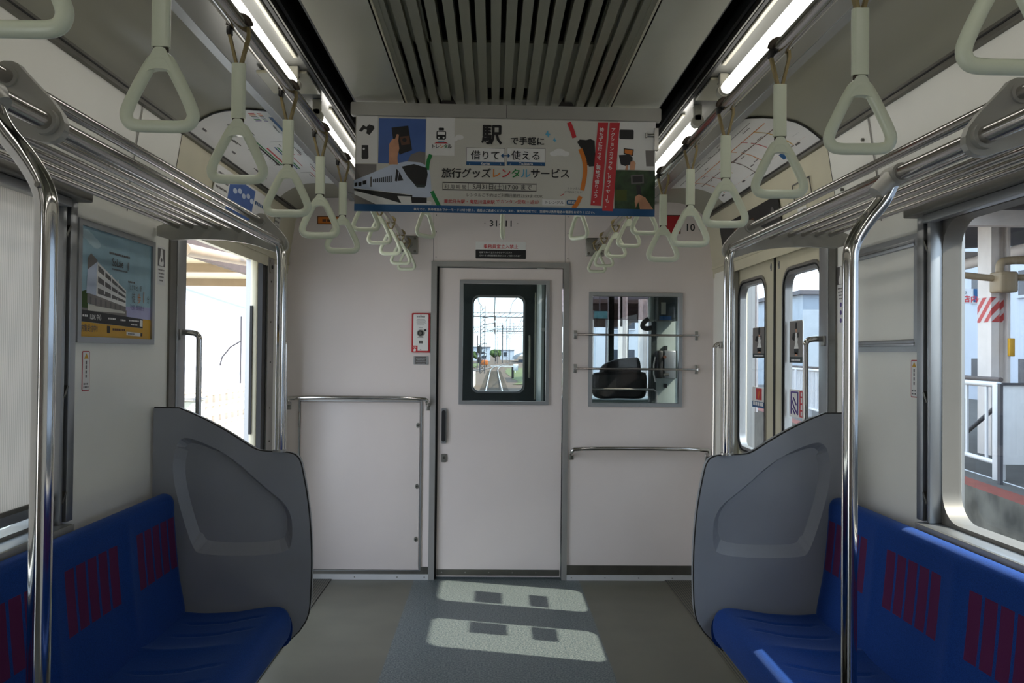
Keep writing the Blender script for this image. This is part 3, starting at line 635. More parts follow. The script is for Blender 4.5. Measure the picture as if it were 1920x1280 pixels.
gstick(3.72, 3.885, 1.31, 1.50, lambda mb, u, v, w, h: fashion(mb, u, v, w, h), 'door_advert', 'grey photo advert sticker on the near right door window')
def pinch(mb, u, v, w, h):
    mb.rect(u+.30*w, v+.38*h, u+.75*w, v+.94*h, 0.0013, M['red']); mb.poly([(u+.45*w, v+.45*h), (u+.52*w, v+.45*h), (u+.60*w, v+.80*h), (u+.52*w, v+.84*h)], 0.0016, M['orange'])
    mb.rect(u, v, u+w, v+.30*h, 0.0013, M['blueband']); mb.lines(u+.08*w, v+.07*h, .84*w, .14*w, 0.0016, M['white'])
gstick(4.235, 4.445, 1.075, 1.18, pinch, 'door_warning', 'red and blue warning sticker low on the far right door window')
def pinch2(mb, u, v, w, h):
    mb.rect(u+.70*w, v+.04*h, u+.96*w, v+.96*h, 0.0013, M['red']); mb.lines(u+.83*w, v+.92*h, .84*h, .13*w, 0.0016, M['white'], vertical=True)
    for a, b in (((.15, .1), (.15, .9)), ((.15, .9), (.6, .9)), ((.6, .9), (.6, .1)), ((.2, .6), (.35, .35)), ((.35, .35), (.55, .15)), ((.3, .7), (.5, .45)), ((.25, .3), (.4, .12))):
        mb.tube([(u+a[0]*w, v+a[1]*h, 0.0013), (u+b[0]*w, v+b[1]*h, 0.0013)], 0.004, M['purple'], 6)
gstick(3.70, 3.885, 1.065, 1.19, pinch2, 'door_warning', 'red and white warning sticker low on the near right door window')
# grab bars beside the doors
for sgn, yy, z0, lab in ((-1, 3.335, 0.82, 'flat steel grab bar standing in the open left doorway'), (1, 3.335, 0.82, 'flat steel grab bar in front of the near right door window'),
                         (-1, 4.86, 0.80, 'slim grab bar at the end wall side of the left doorway'), (1, 4.86, 0.80, 'slim grab bar at the end wall side of the right doorway')):
    xb = 1.185 if yy < 4 else 1.222
    t = thing('grab_bar', lab, 'grab bar', (sgn*xb, yy, 0.8), 'grab bars beside the side doors')
    p = chaikin([(sgn*1.262, yy, 1.408), (sgn*(xb+0.02), yy, 1.408), (sgn*xb, yy, 1.395), (sgn*xb, yy, 1.36)], 2, False)+[(sgn*xb, yy, z0)]+chaikin([(sgn*xb, yy, z0-0.02), (sgn*xb, yy, z0-0.05), (sgn*1.262, yy, z0-0.06)], 1, False)
    MB().tube(p, 0.0115, M['chrome'], 12, ell=0.8).build('bar', t)
    for z in (1.40, z0-0.06): MB().box(sgn*1.250, sgn*1.2615, yy-0.018, yy+0.018, z-0.02, z+0.02, M['steel'], 0.003).build('mount', t)

# door head covers, display, stickers over the doors
def headpt(px, py): return at(px, py, x=1.238 if px > 960 else -1.238)
def headboard(sgn, y0, y1, z0, z1): # frame on the sloping door head panel
    n = Vector((-sgn*0.985, 0, -0.17)).normalized(); up = Vector((-sgn*0.17, 0, 0.985)).normalized(); u = Vector((0, -sgn, 0))
    xc = 1.262-(((z0+z1)/2)-1.90)*0.158
    return (sgn*(xc-0.006), (y0+y1)/2, (z0+z1)/2), u, up, n, (y1-y0)/2, (z1-z0)/2/0.985
f = headboard(1, 3.80, 4.78, 1.945, 2.065); mb = MB().frame(*f[:4]); mb.prism(rrect(-f[4], -f[5], f[4], f[5], 0.02), 0, 0.006, M['ink'])
mb.lines(-0.05, -0.02, 0.34, 0.05, 0.0065, M['brown'], 'CENTER'); mb.disc(0.40, 0.0, 0.02, 0.006, 0.0068, M['greyink'])
tag(mb.build('display_panel'), 'long black display panel above the closed right doors', 'display')
f = headboard(1, 3.42, 3.62, 1.985, 2.07); mb = MB().frame(*f[:4]); mb.ring(rectloop(-f[4], -f[5], f[4], f[5], 0), rectloop(-f[4]+0.004, -f[5]+0.004, f[4]-0.004, f[5]-0.004, 0), 0, 0.003, M['greyink'])
tag(mb.build('inspection_flap'), 'cream inspection flap outlined on the panel above the right doors', 'flap')
f = headboard(1, 3.50, 3.60, 1.925, 1.965); mb = MB().frame(*f[:4]); mb.rect(-f[4], -f[5], f[4], f[5], 0.001, M['white']); mb.disc(-0.036, 0.0, 0.009, 0.001, 0.0015, M['ink'], 14); mb.disc(-0.036, 0, 0.006, 0.0016, 0.0019, M['white'], 12)
for i in range(3): mb.lines(-0.018, 0.006-i*0.011, 0.060-i*.008, 0.007, 0.0015, M['greyink'])
tag(mb.build('door_cock_label'), 'small white printed label above the right doors', 'label')
f = headboard(-1, 3.62, 4.40, 1.90, 2.13); mb = MB().frame(*f[:4]); w_, h_ = f[4], f[5]
mb.prism(rrect(-w_, -h_, w_, h_, 0.01), 0, 0.004, M['white']); mb.rect(-w_*.52, -h_*.96, w_*.46, h_*.92, 0.0045, M['skyblue'])
for i in range(11):
    x = -w_*.5+i*w_*.085; hh = h_*(0.25+0.55*random.random()); mb.rect(x, -h_*.94, x+w_*.07, -h_*.94+hh, 0.0050+0.0002*(i % 2), [M['photogrey'], M['brown'], M['greyink']][i % 3])
for i in range(5): mb.disc(-w_*.3+i*w_*.17, h_*(.45+.1*(i % 2)), 0.03, 0.0046, 0.0048, M['trainwhite'], 12, 0.4)
for i in range(6): mb.lines(-w_*.95, h_*(.7-i*.26), w_*.38, 0.014, 0.0046, M['greyink'])
mb.lines(w_*.52, h_*.4, w_*.42, 0.026, 0.0046, M['blueband'])
tag(mb.build('travel_card'), 'blue city skyline card above the open left doors', 'card')
f = headboard(-1, 4.62, 4.74, 1.93, 2.10); mb = MB().frame(*f[:4]); mb.rect(-0.055, -0.075, 0.055, 0.08, 0.001, M['paper'])
for i in range(5): mb.lines(-0.05, 0.05-i*0.025, 0.09, 0.016, 0.0014, M['greyink'])
tag(mb.build('door_notice'), 'pale text notice at the far end of the left door head', 'notice')

# wall cards on the cove: two network maps and a car advert
PL = [0.0]
for a, b in zip(COVE, COVE[1:]): PL.append(PL[-1]+math.dist(a, b))
def covept(sgn, y, s_, off=0.004):
    s_ = max(0, min(PL[-1], s_))
    for i in range(len(COVE)-1):
        if s_ <= PL[i+1]+1e-9:
            k = (s_-PL[i])/(PL[i+1]-PL[i]); a, b = COVE[i], COVE[i+1]; x, z = a[0]+(b[0]-a[0])*k, a[1]+(b[1]-a[1])*k
            dx, dz = b[0]-a[0], b[1]-a[1]; L = math.hypot(dx, dz); nx, nz = dz/L, dx/L
            if nz > 0: nx, nz = -nx, -nz
            nx = -abs(nx); return (sgn*(x+nx*off), y, z-abs(nz)*off)
def covepatch(mb, sgn, y0, y1, s0, s1, m, off, n=8):
    mb.grid(lambda a, b: covept(sgn, y0+(y1-y0)*a, s0+(s1-s0)*b, off), 2, n, m)
def covetext(mb, sgn, body, y, s_, size, m, off=0.0055):
    t0 = MB(); t0.text(body, 0, 0, size, 0, m)
    V = [covept(sgn, y+sgn*-1*p[0], s_+p[1], off) for p in t0.v]; mb.add(V, t0.f, m)
def route_map(sgn, y0, y1, lab):
    t = thing('route_map', lab, 'map', (sgn*1.1, (y0+y1)/2, 2.2)); mb = MB(); covepatch(mb, sgn, y0, y1, 0.015, 0.352, M['white'], 0.004)
    rnd = random.Random(3+sgn); cols = [M['red'], M['orange'], M['greyink'], M['blueband'], M['green'], M['purple']]
    sp = 1 if sgn < 0 else -1; Ya = y0 if sgn < 0 else y1
    def yy(k): return Ya+sp*k*(y1-y0)
    if sgn < 0:
        for i in range(5): covepatch(mb, sgn, *sorted((yy(.42), yy(.74))), .176+i*.012, .183+i*.012, cols[i], 0.0045, 2)
        covepatch(mb, sgn, *sorted((yy(.30), yy(.66))), .150, .158, M['ink'], 0.0045, 2); covepatch(mb, sgn, *sorted((yy(.30), yy(.66))), .162, .168, M['green'], 0.0045, 2)
        covepatch(mb, sgn, *sorted((yy(.10), yy(.28))), .17, .178, M['ink'], 0.0045, 2); covepatch(mb, sgn, *sorted((yy(.06), yy(.28))), .318, .345, M['blueband'], 0.0045, 2)
        for i in range(6): covepatch(mb, sgn, *sorted((yy(.03+i*.015), yy(.037+i*.015))), .25, .30, cols[i], 0.0045, 2)
        for i in range(26): y_ = yy(.11+i*.0065*1.0) if i < 12 else yy(.30+(i-12)*.026); covepatch(mb, sgn, *sorted((y_, y_+sp*.006)), .155-.02-rnd.random()*.03-(0 if i > 11 else -.02), .145+(0 if i > 11 else .02), M['greyink'], 0.0045, 2)
        for a, b, c, d, m in ((.35, .52, .30, .304, 'ink'), (.35, .355, .22, .30, 'ink'), (.52, .525, .25, .30, 'red'), (.52, .70, .25, .254, 'red'), (.70, .90, .29, .294, 'red'), (.62, .85, .33, .333, 'purple'), (.80, .96, .26, .264, 'red'), (.8, .805, .2, .26, 'greyink')):
            covepatch(mb, sgn, *sorted((yy(a), yy(b))), c, d, M[m], 0.0045, 2)
    else:
        for i in range(5): covepatch(mb, sgn, *sorted((yy(.05), yy(.95))), .06+i*.058, .064+i*.058, [M['orange'], M['yellow'], M['brown'], M['orange'], M['greyink']][i], 0.0045, 2)
        for i in range(7): k = .1+i*.125; covepatch(mb, sgn, *sorted((yy(k), yy(k+.006))), .06+.03*(i % 3), .24, [M['orange'], M['red'], M['yellow'], M['brown']][i % 4], 0.0045, 3)
        covepatch(mb, sgn, *sorted((yy(.72), yy(.80))), .03, .06, M['blueband'], 0.0045, 2)
    for i in range(30):
        a = rnd.random()*.9; s_ = .03+rnd.random()*.30; covepatch(mb, sgn, *sorted((yy(a), yy(a+.03+rnd.random()*.05))), s_, s_+.004, M['greyink'], 0.0046, 2)
    for i in range(10): covepatch(mb, sgn, *sorted((yy(.05+.09*i), yy(.085+.09*i))), .05+.02*(i % 3), .058+.02*(i % 3), M['greyink'], 0.0046, 2)
    mb.build('map_sheet', t)
    mb = MB(); covepatch(mb, sgn, y0-0.012, y0, 0.0, 0.35, M['black'], 0.006); mb.build('edge_strip', t, 'thin black edge strip')
route_map(-1, 3.24, 4.62, 'white railway network map with coloured lines on the curved ceiling above the left doors')
route_map(1, 3.24, 4.62, 'white railway network map with orange lines on the curved ceiling above the right doors')
t = thing('ceiling_advert', 'dark advert card with yellow disc on the curved ceiling at upper right', 'advert', (1.1, 1.2, 2.2)); mb = MB()
covepatch(mb, 1, 0.55, 1.62, 0.11, 0.352, M['cab'], 0.004); covepatch(mb, 1, 0.55, 1.62, 0.015, 0.11, M['white'], 0.004); covepatch(mb, 1, 1.35, 1.62, 0.33, 0.352, M['blueband'], 0.005)
covepatch(mb, 1, 1.16, 1.42, 0.04, 0.085, M['redpaint'], 0.005); covetext(mb, 1, 'モデル', 1.41, 0.05, 0.028, M['white'], 0.0058)
mb.grid(lambda a, b: covept(1, 1.365+0.055*b*math.cos(2*PI*a), 0.215+0.055*b*math.sin(2*PI*a), 0.0055), 24, 3, M['yellow']); covetext(mb, 1, '130', 1.398, 0.205, 0.028, M['ink'], 0.0065)
for i in range(9): covepatch(mb, 1, 1.10+.05*(i//3)-.012*(i % 2), 1.14+.05*(i//3), .225-.03*(i % 3), .238-.03*(i % 3), M['white'], 0.006, 2)
mb.build('advert_sheet', t)

# ------------------------------------------------------------------ luggage racks
def rack(sgn, side):
    t = thing('luggage_rack', 'chrome pipe luggage rack above the %s side seat' % side, 'luggage rack', (sgn*1.05, 1.5, 1.75), 'luggage racks')
    y0, y1 = -2.9, 3.098
    MB().tube([(sgn*.822, y0, 1.73), (sgn*.822, y1, 1.73)], 0.0165, M['pipe'], 20).build('front_pipe', t)
    MB().tube([(sgn*.890, y0, 1.808), (sgn*.890, y1, 1.808)], 0.0125, M['pipe'], 16).build('upper_pipe', t)
    for x, z in ((.965, 1.772), (1.035, 1.780), (1.085, 1.783), (1.136, 1.785), (1.186, 1.785)):
        MB().tube([(sgn*x, y0, z), (sgn*x, y1-0.005, z)], 0.0085, M['pipe'], 12).build('rack_pipe', t)
    prof = [(.788, 1.722), (.800, 1.700), (.825, 1.694), (.86, 1.705), (.93, 1.728), (1.06, 1.742), (1.262, 1.735), (1.262, 1.80), (1.10, 1.802), (.98, 1.792), (.925, 1.812), (.905, 1.836), (.876, 1.836), (.862, 1.818), (.80, 1.755)]
    for yb in (3.106, 1.50):
        mb = MB().frame((0, yb, 0), (sgn, 0, 0), (0, 0, 1), (0, 1, 0)); mb.prism(chaikin(prof, 1), -0.009, 0.009, M['bracket'])
        for d in ((-1, 1) if yb < 3 else (-1,)): mb.tube([(.822, 1.73, d*0.008), (.822, 1.73, d*0.022)], 0.0235, M['bracket'], 20); mb.tube([(.890, 1.808, d*0.008), (.890, 1.808, d*0.014)], 0.0185, M['bracket'], 16)
        mb.build('bracket', t)
rack(-1, 'left'); rack(1, 'right')

# ------------------------------------------------------------------ stanchion poles
def pole(sgn, y, lab, kind):
    t = thing('grab_pole', lab, 'pole', (sgn*(.712 if kind else .808), y, 0.0 if kind else 0.975), 'vertical grab poles')
    if kind:
        X = .724; b = [(X, 1.52), (X, 1.575), (X+.032, 1.628), (X+.07, 1.672), (.812, 1.712)]
        p = [(sgn*X, y, 0.004)]+[(sgn*x, y, z) for x, z in [(X, 1.0)]+chaikin(b, 2, False)]
        MB().tube(p, 0.0165, M['chrome'], 24).build('pole', t)
        d = Vector((sgn*.098, 0, .06)).normalized(); d = Vector((sgn*.058, 0, .058)).normalized()
        a = Vector((sgn*.822, y, 1.73)); mb = MB(); mb.tube([a-d*(0.060 if sgn > 0 else 0.036), a-d*0.012], [0.0195, 0.0215], M['bracket'], 20); mb.tube([(sgn*.822, y-0.03, 1.73), (sgn*.822, y+0.03, 1.73)], 0.0215, M['bracket'], 20)
        mb.build('socket', t, 'matt grey cast socket'); MB().tube([(sgn*X, y, 0.001), (sgn*X, y, 0.02)], 0.03, M['steel'], 20).build('floor_flange', t)
        a = Vector((sgn*(X+0.004), y-0.0165, 1.582)); MB().tube([a, a+Vector((0, -0.004, 0.001))], 0.0045, M['steel'], 10).build('screw', t)
    else:
        X = .808; p = [(sgn*X, y, 0.978), (sgn*X, y, 1.3)]+[(sgn*x, y, z) for x, z in chaikin([(X, 1.60), (X, 1.66), (X+.003, 1.70), (.822, 1.728)], 2, False)]
        MB().tube(p, 0.0165, M['chrome'], 22).build('pole', t)
        MB().tube([(sgn*X, y, 0.9785), (sgn*X, y, 0.986)], 0.024, M['steel'], 20).build('flange', t)
pole(-1, 1.309, 'tall chrome pole at far left rising from the left seat edge to the rack', 1)
pole(1, 1.820, 'tall chrome pole at right rising from the right seat edge to the rack', 1)
pole(-1, 3.085, 'chrome pole standing on the left grey seat partition', 0)
pole(1, 3.085, 'chrome pole standing on the right grey seat partition', 0)

# ------------------------------------------------------------------ seat end partitions
OUT = [(1.258, 1.131), (1.170, 1.130), (1.083, 1.094), (.987, 1.042), (.902, .986), (.868, .977), (.775, .976), (.738, .958), (.722, .890), (.704, .790), (.694, .683), (.690, .574), (.693, .440), (.702, .381), (.732, .336), (.80, .27), (.95, .24), (1.258, .24)]
REC = [(.764, .778), (.755, .661), (.778, .609), (1.081, .605), (1.115, .634), (1.178, .838), (1.190, .945), (1.168, 1.023), (1.119, 1.026), (.982, .963), (.865, .856)]
def partition(sgn, side):
    t = thing('seat_partition', 'grey moulded seat end partition with a recessed panel, %s side' % side, 'partition', (sgn*.98, 3.12, 0.24), 'seat end partitions')
    out = [OUT[0], OUT[1]]+chaikin(OUT[1:15], 2, False)[1:-1]+OUT[14:]; rec = chaikin(REC, 2)
    mb = MB().frame((0, 3.085, 0), (sgn, 0, 0), (0, 0, 1), (0, 1, 0)); n = len(out); k = len(rec)
    edge = 0.010
    o2 = out
    T = tessellate_polygon([[Vector((*p, 0)) for p in out], [Vector((*p, 0)) for p in rec]])
    mb.add([(*p, 0) for p in out]+[(*p, 0) for p in rec], [tuple(f) for f in T], M['frp'])
    cx, cy = sum(p[0] for p in rec)/k, sum(p[1] for p in rec)/k
    inn = []
    for p in rec:
        a = 0.90 if p[1] > 0.7 else 0.90
        q = (cx+(p[0]-cx)*a, cy+(p[1]-cy)*a)
        if p[0] > cx and p[1] < 1.0: q = (q[0]-0.016, q[1])
        if p[1] < 0.66: q = (q[0], q[1]+0.020)
        inn.append(q)
    mb.add([(*p, 0) for p in rec]+[(*p, 0.028) for p in inn], [(i, (i+1) % k, (i+1) % k+k, i+k) for i in range(k)], M['frp'], False)
    T = tessellate_polygon([[Vector((*p, 0)) for p in inn]]); mb.add([(*p, 0.028) for p in inn], [tuple(f) for f in T], M['frp'])
    T = tessellate_polygon([[Vector((*p, 0)) for p in out]]); mb.add([(*p, 0.045) for p in out], [tuple(f) for f in T], M['frp'])
    mb.add([(*p, 0) for p in out]+[(*p, 0.045) for p in out], [(i, (i+1) % n, (i+1) % n+n, i+n) for i in range(n)], M['frp'])
    mb.build('moulded_panel', t)
    mb = MB(); mb.tube([(sgn*p[0], 3.094, p[1]) for p in out[:-2]], 0.0042, M['black'], 8, ell=1.0); mb.build('edge_trim', t, 'thin black edge trim')
partition(-1, 'left'); partition(1, 'right')

# ------------------------------------------------------------------ bench seats
SP = 0.452
def bucket(y):
    k = ((3.111-y) % SP)/SP; e = abs(2*k-1); return 1-e**4
def bench(sgn, side):
    t = thing('bench_seat', 'long blue moquette bench seat with maroon striped backrest along the %s wall' % side, 'bench seat', (sgn*1.0, 0.0, 0), 'bench seats')
    y0, y1 = -0.08, 3.078
    prof = chaikin([(.80, .30), (.765, .31), (.750, .352), (.754, .405), (.780, .434), (.84, .436), (.95, .424), (1.06, .418), (1.13, .424)], 2, False)
    n = len(prof)-1
    def fc(a, b):
        i = min(int(round(b*n)), n); x, z = prof[i]; y = y0+(y1-y0)*a; e = min(1.0, min(y-y0, y1-y)/0.03); rr = math.sqrt(max(0, 1-(1-e)**2))
        bz = bucket(y); d = (x-.74)/.4
        dz = -0.014*bz*max(0, min(1, (d-.15)/.35))*(1 if z > .41 else 0)
        if z > .40 and 0.2 < d < 0.85:
            q = ((3.111-y) % SP)/SP
            for c in (0.36, 0.64): dz -= 0.006*math.exp(-((q-c)/0.016)**2)
        return (sgn*(x+(1-rr)*0.02*(1 if d < .2 else 0)), y, z+dz-(1-rr)*0.02)
    mb = MB(); mb.grid(fc, 316, n, M['moq']); mb.add([(sgn*p[0], y1, p[1]-0.02) for p in prof]+[(sgn*1.13, y1, .30)], [tuple(range(n+2))], M['moq']); mb.build('seat_cushion', t)
    bp = chaikin([(1.115, .36), (1.122, .44), (1.138, .55), (1.150, .66), (1.158, .76), (1.163, .806), (1.178, .828), (1.200, .834), (1.216, .830), (1.255, .80)], 2, False); m = len(bp)-1
    def fb(a, b):
        i = min(int(round(b*m)), m); x, z = bp[i]; y = y0+(y1-y0)*a; e = min(1.0, min(y-y0, y1-y)/0.04); rr = math.sqrt(max(0, 1-(1-e)**2))
        h = max(0, min(1, (z-.44)/.1))*max(0, min(1, (.82-z)/.06))
        return (sgn*min(1.260, x+0.009*bucket(y)*h+(1-rr)*0.03), y, z-(1-rr)*0.02)
    mb = MB(); mb.grid(fb, 210, m, M['moqp']); mb.build('backrest', t)
    mb = MB(); mb.box(sgn*.90, sgn*1.255, y0, y1, 0.05, 0.35, M['steel_dull'], 0.01); mb.box(sgn*.80, sgn*1.13, y0, y1-0.004, 0.295, 0.335, M['black']); mb.build('heater_box', t)
bench(-1, 'left'); bench(1, 'right')

# ------------------------------------------------------------------ hand straps
for sgn, side in ((-1, 'left'), (1, 'right')):
    t = thing('strap_rail', 'chrome rail carrying the %s row of hand straps under the ceiling' % side, 'rail', (sgn*.555, 1.2, 1.985), 'strap rails')
    MB().tube([(sgn*.555, -3.2, 1.985), (sgn*.555, YB-0.012, 1.985)], 0.0165, M['pipe'], 18).build('rail', t)
    mb = MB(); mb.box(sgn*.50, sgn*.61, YB-0.010, YB-0.0005, 1.925, 2.035, M['steel'], 0.004)
    for a in (-.038, .038):
        for b in (-.038, .038): mb.tube([(sgn*.555+a, YB-0.016, 1.98+b), (sgn*.555+a, YB-0.009, 1.98+b)], 0.008, M['steel_dull'], 8)
    mb.tube([(sgn*.555, YB-0.03, 1.985), (sgn*.555, YB-0.008, 1.985)], 0.024, M['steel'], 18); mb.build('wall_flange', t)
    for y in (3.95, 0.4):
        mb = MB(); mb.tube([(sgn*.555, y, 1.985), (sgn*.575, y, 2.06), (sgn*.63, y, 2.226)], 0.012, M['bracket'], 12); mb.box(sgn*.60, sgn*.66, y-0.03, y+0.03, 2.216, 2.225, M['bracket'], 0.003); mb.build('hanger', t)
t = thing('strap_rail', 'short crosswise strap rail hidden behind the hanging poster', 'rail', (0, 3.47, 1.985), 'strap rails')
MB().tube([(-.555, 3.47, 1.985), (.555, 3.47, 1.985)], 0.0135, M['pipe'], 16).build('rail', t)

TRI = [(-.058, -.127), (.058, -.127), (.0665, -.112), (.058, -.088), (.016, -.012), (.008, -.003), (-.008, -.003), (-.016, -.012), (-.058, -.088), (-.0665, -.112)]
def handle_mb(z, r=0.0098, k=0.92):
    # closed rounded triangle hanging from its apex at height z
    C = [(-.050*k, -.117), (.050*k, -.117), (.0, .012)]
    loop = [(0.0, -.117), (.036*k, -.1172), (.050*k, -.113), (.0555*k, -.101), (.052*k, -.088), (.036*k, -.056), (.018*k, -.024), (.009*k, -.012), (-.009*k, -.012), (-.018*k, -.024), (-.036*k, -.056), (-.052*k, -.088), (-.0555*k, -.101), (-.050*k, -.113), (-.036*k, -.1172)]
    mb = MB(); mb.tube([(p[0], 0, z+p[1]) for p in chaikin(loop, 2)], r, M['strap'], 14, closed=True, ell=0.82)
    mb.frame((0, 0, z), (1, 0, 0), (0, 0, 1), (0, 1, 0)); mb.prism(chaikin([(-.030*k, -.040), (-.011, -.004), (-.007, .003), (.007, .003), (.011, -.004), (.030*k, -.040), (.010, -.030), (-.010, -.030)], 1), -0.0075, 0.0075, M['strap'], True)
    return mb
def make_strap(long):
    o = thing('hand_strap', 'strap', 'hand strap', (0, 0, 0))
    if long:
        for s_, m in ((-1, M['belt']), (1, M['belt'])):
            mb = MB(); p = [(s_*.0175, -.004), (s_*.0185, -.02), (s_*.0045, -.078)]
            for (xa, za), (xb, zb) in zip(p, p[1:]):
                mb.add([(xa-.0028, -.007, za), (xa+.0028, -.007, za), (xa+.0028, .007, za), (xa-.0028, .007, za), (xb-.0028, -.007, zb), (xb+.0028, -.007, zb), (xb+.0028, .007, zb), (xb-.0028, .007, zb)], [(0, 1, 5, 4), (1, 2, 6, 5), (2, 3, 7, 6), (3, 0, 4, 7), (0, 3, 2, 1), (4, 5, 6, 7)], m)
            mb.build('belt', o)
        mb = MB(); mb.tube([(0.0195*math.cos(a*PI/10), 0, 0.0195*math.sin(a*PI/10)) for a in range(11)], 0.0026, M['beltdark'], 8, ell=3.0); mb.box(-.024, -.014, -.010, .010, -.020, -.002, M['clip'], 0.003); mb.build('rail_loop', o, 'dark loop and clip over the rail')
        mb = MB().frame((0, 0, 0), (1, 0, 0), (0, 1, 0), (0, 0, 1)); mb.prism(rrect(-.0135, -.0075, .0135, .0075, .0055, 4), -.186, -.076, M['strap'], True); mb.build('sleeve', o)
        mb = MB(); mb.box(-.0115, .0115, -.0035, .0035, -.194, -.183, M['beltdark'], 0.002); mb.build('belt_end', o)
        handle_mb(-.190).build('handle', o)
    else:
        for s_, m in ((-1, M['belt']), (1, M['belt'])):
            mb = MB(); p = [(s_*.0175, -.002), (s_*.0185, -.012), (s_*.003, -.040)]
            for (xa, za), (xb, zb) in zip(p, p[1:]):
                mb.add([(xa-.0028, -.007, za), (xa+.0028, -.007, za), (xa+.0028, .007, za), (xa-.0028, .007, za), (xb-.0028, -.007, zb), (xb+.0028, -.007, zb), (xb+.0028, .007, zb), (xb-.0028, .007, zb)], [(0, 1, 5, 4), (1, 2, 6, 5), (2, 3, 7, 6), (3, 0, 4, 7), (0, 3, 2, 1), (4, 5, 6, 7)], m)
            mb.build('belt', o)
        mb = MB(); mb.tube([(0.0195*math.cos(a*PI/10), 0, 0.0195*math.sin(a*PI/10)) for a in range(11)], 0.0026, M['belt'], 8, ell=3.0); mb.build('rail_loop', o); MB().box(-.005, .005, -.004, .004, -.045, -.036, M['beltdark'], 0.002).build('belt_end', o)
        handle_mb(-.042, 0.0088, 0.9).build('handle', o)
    return o
SEATL, SEATR = [0.92, 1.31, 1.705, 2.115, 2.505, 2.88], [0.985, 1.385, 1.78, 2.20, 2.60, 3.02]
DOORY = [3.40, 3.80, 4.21, 4.66, 4.98]
ORD = ['cut off at the frame top', 'largest whole one', 'second largest', 'third largest', 'fourth along', 'last long one']
ORD2 = ['first short one', 'second short one', 'third short one', 'fourth short one', 'last one beside the end wall']
pl, ps = make_strap(True), make_strap(False); first = {True: pl, False: ps}; used = set()
def put_strap(long, x, y, z, rz, lab, grp):
    o = first[long] if long not in used else copy_tree(first[long]); used.add(long)
    o.location = (x, y, z); o.rotation_euler = (0, 0, rz); o['label'] = lab; o['group'] = grp
for sgn, side, ys in ((-1, 'left', SEATL), (1, 'right', SEATR)):
    for i, y in enumerate(ys): put_strap(True, sgn*.556, y, 1.985, random.uniform(-.05, .05)-sgn*0.04, 'ivory triangular hand strap of the %s seat row, %s' % (side, ORD[i]), 'long hand straps over the seats')
    for i, y in enumerate(DOORY): put_strap(False, sgn*.556, y, 1.985, random.uniform(-.12, .12)+sgn*0.10, 'ivory hand strap in the %s row by the doors, %s' % (side, ORD2[i]), 'short hand straps by the doors')
for x, a, lab in ((-.325, 0.9, 'ivory hand strap hanging left of the number plate below the banner'), (-0.012, 1.5, 'ivory hand strap seen edge on in front of the car number plate'), (.30, -0.9, 'ivory hand strap hanging right of the number plate below the banner')):
    put_strap(False, x, 3.47, 1.972, a, lab, 'short hand straps by the doors')

# ------------------------------------------------------------------ hanging banner
K = 0.001833
def U(px, py): return ((px-949.5)+0.0*(py-300))*K, -((py-217)-(px-668)*0.0150)*K
t = thing('hanging_banner', 'wide hanging advert poster for travel goods rental under the ceiling louvre', 'banner', (0.0, 2.925, 2.20))
c0 = at(949.5, 217+281.5*0.015, y=2.925)
FB = ((c0.x, 2.925, c0.z), (1, 0, -0.006), (0.006, 0, 1), (0, -1, 0))
mb = MB().frame(*FB); mb.prism(rrect(-.532, -.004, .532, .040, .006), -0.012, 0.016, M['bracket']); mb.rect(-.001, -.004, .001, .040, 0.0164, M['greyink']); mb.build('header_clip_bar', t, 'grey clip bar along the top of the poster')
mb = MB().frame(*FB)
for u in (-.20, .205): mb.prism([(u-.03, .038), (u+.03, .038), (u+.008, .075), (u-.008, .075)], -0.008, 0.008, M['clip'])
mb.build('hanger_foot', t, 'dark ceiling hanger')
mb = MB().frame((c0.x+.512, 2.925, c0.z-.05), (1, 0, 0), (0, 0, 1), (0, -1, 0)); mb.box(-.002, .012, -.055, .02, -.01, .012, M['steel']); mb.tube([(-.028, -.004, .004), (0, -.004, .004)], 0.006, M['steel'], 10); mb.box(-.032, -.027, -.012, .004, -.002, .010, M['steel']); mb.build('side_clip', t, 'small metal clip at the right end')
mb = MB().frame(*FB); L = [0]
def R(x0, y0, x1, y1, m, w=.0014): a, b = U(x0, y0), U(x1, y1); mb.rect(a[0], b[1], b[0], a[1], w, M[m])
def PG(pts, m, w=.0018): mb.poly([U(*p) for p in pts], w, M[m])
def TX(s_, x, y, px, m='ink', bold=0.0, al='LEFT', w=.0030, sx=1.0):
    a = U(x, y); mb.text(s_, a[0], a[1], px*K*1.06, w, M[m], bold, al, sx)
def DS(x, y, r, m, w=.0022, sy=1.0): a = U(x, y); mb.poly([(a[0]+r*K*math.cos(2*PI*i/20), a[1]+r*K*sy*math.sin(2*PI*i/20)) for i in range(20)], w, M[m])
mb.box(-.516, .516, -.331, .0, -.0006, .0006, M['paper'])
for r_ in ((670, 219, 709, 308), (800, 221, 853, 293), (1160, 224, 1231, 318)): R(*r_, 'white')
PG([(677, 243), (682, 236), (688, 240), (693, 235), (702, 238), (703, 243), (694, 255), (688, 252), (689, 245), (684, 244), (679, 249), (674, 247)], 'ink')
mb.prism([U(*p) for p in ((680, 274), (692, 274), (693, 298), (691, 300), (681, 300), (680, 297))], .0008, .002, M['ink']); DS(684, 281, 2, 'white', .0026)
R(711, 223, 799, 309, 'skyblue')
PG([(768, 300), (772, 291), (788, 285), (799, 287), (799, 310), (762, 310)], 'photogrey', .0017)
PG([(735, 241), (766, 237), (774, 283), (757, 289), (751, 292), (738, 262)], 'ink', .0020)
PG([(750, 258), (768, 256), (770, 272), (754, 274)], 'brown', .0022); DS(759.5, 264, 4, 'ink', .0025)
PG([(731, 310), (731, 272), (737, 262), (742, 262), (745, 253), (749, 254), (748, 265), (750, 280), (747, 296), (748, 310)], 'skin', .0024)
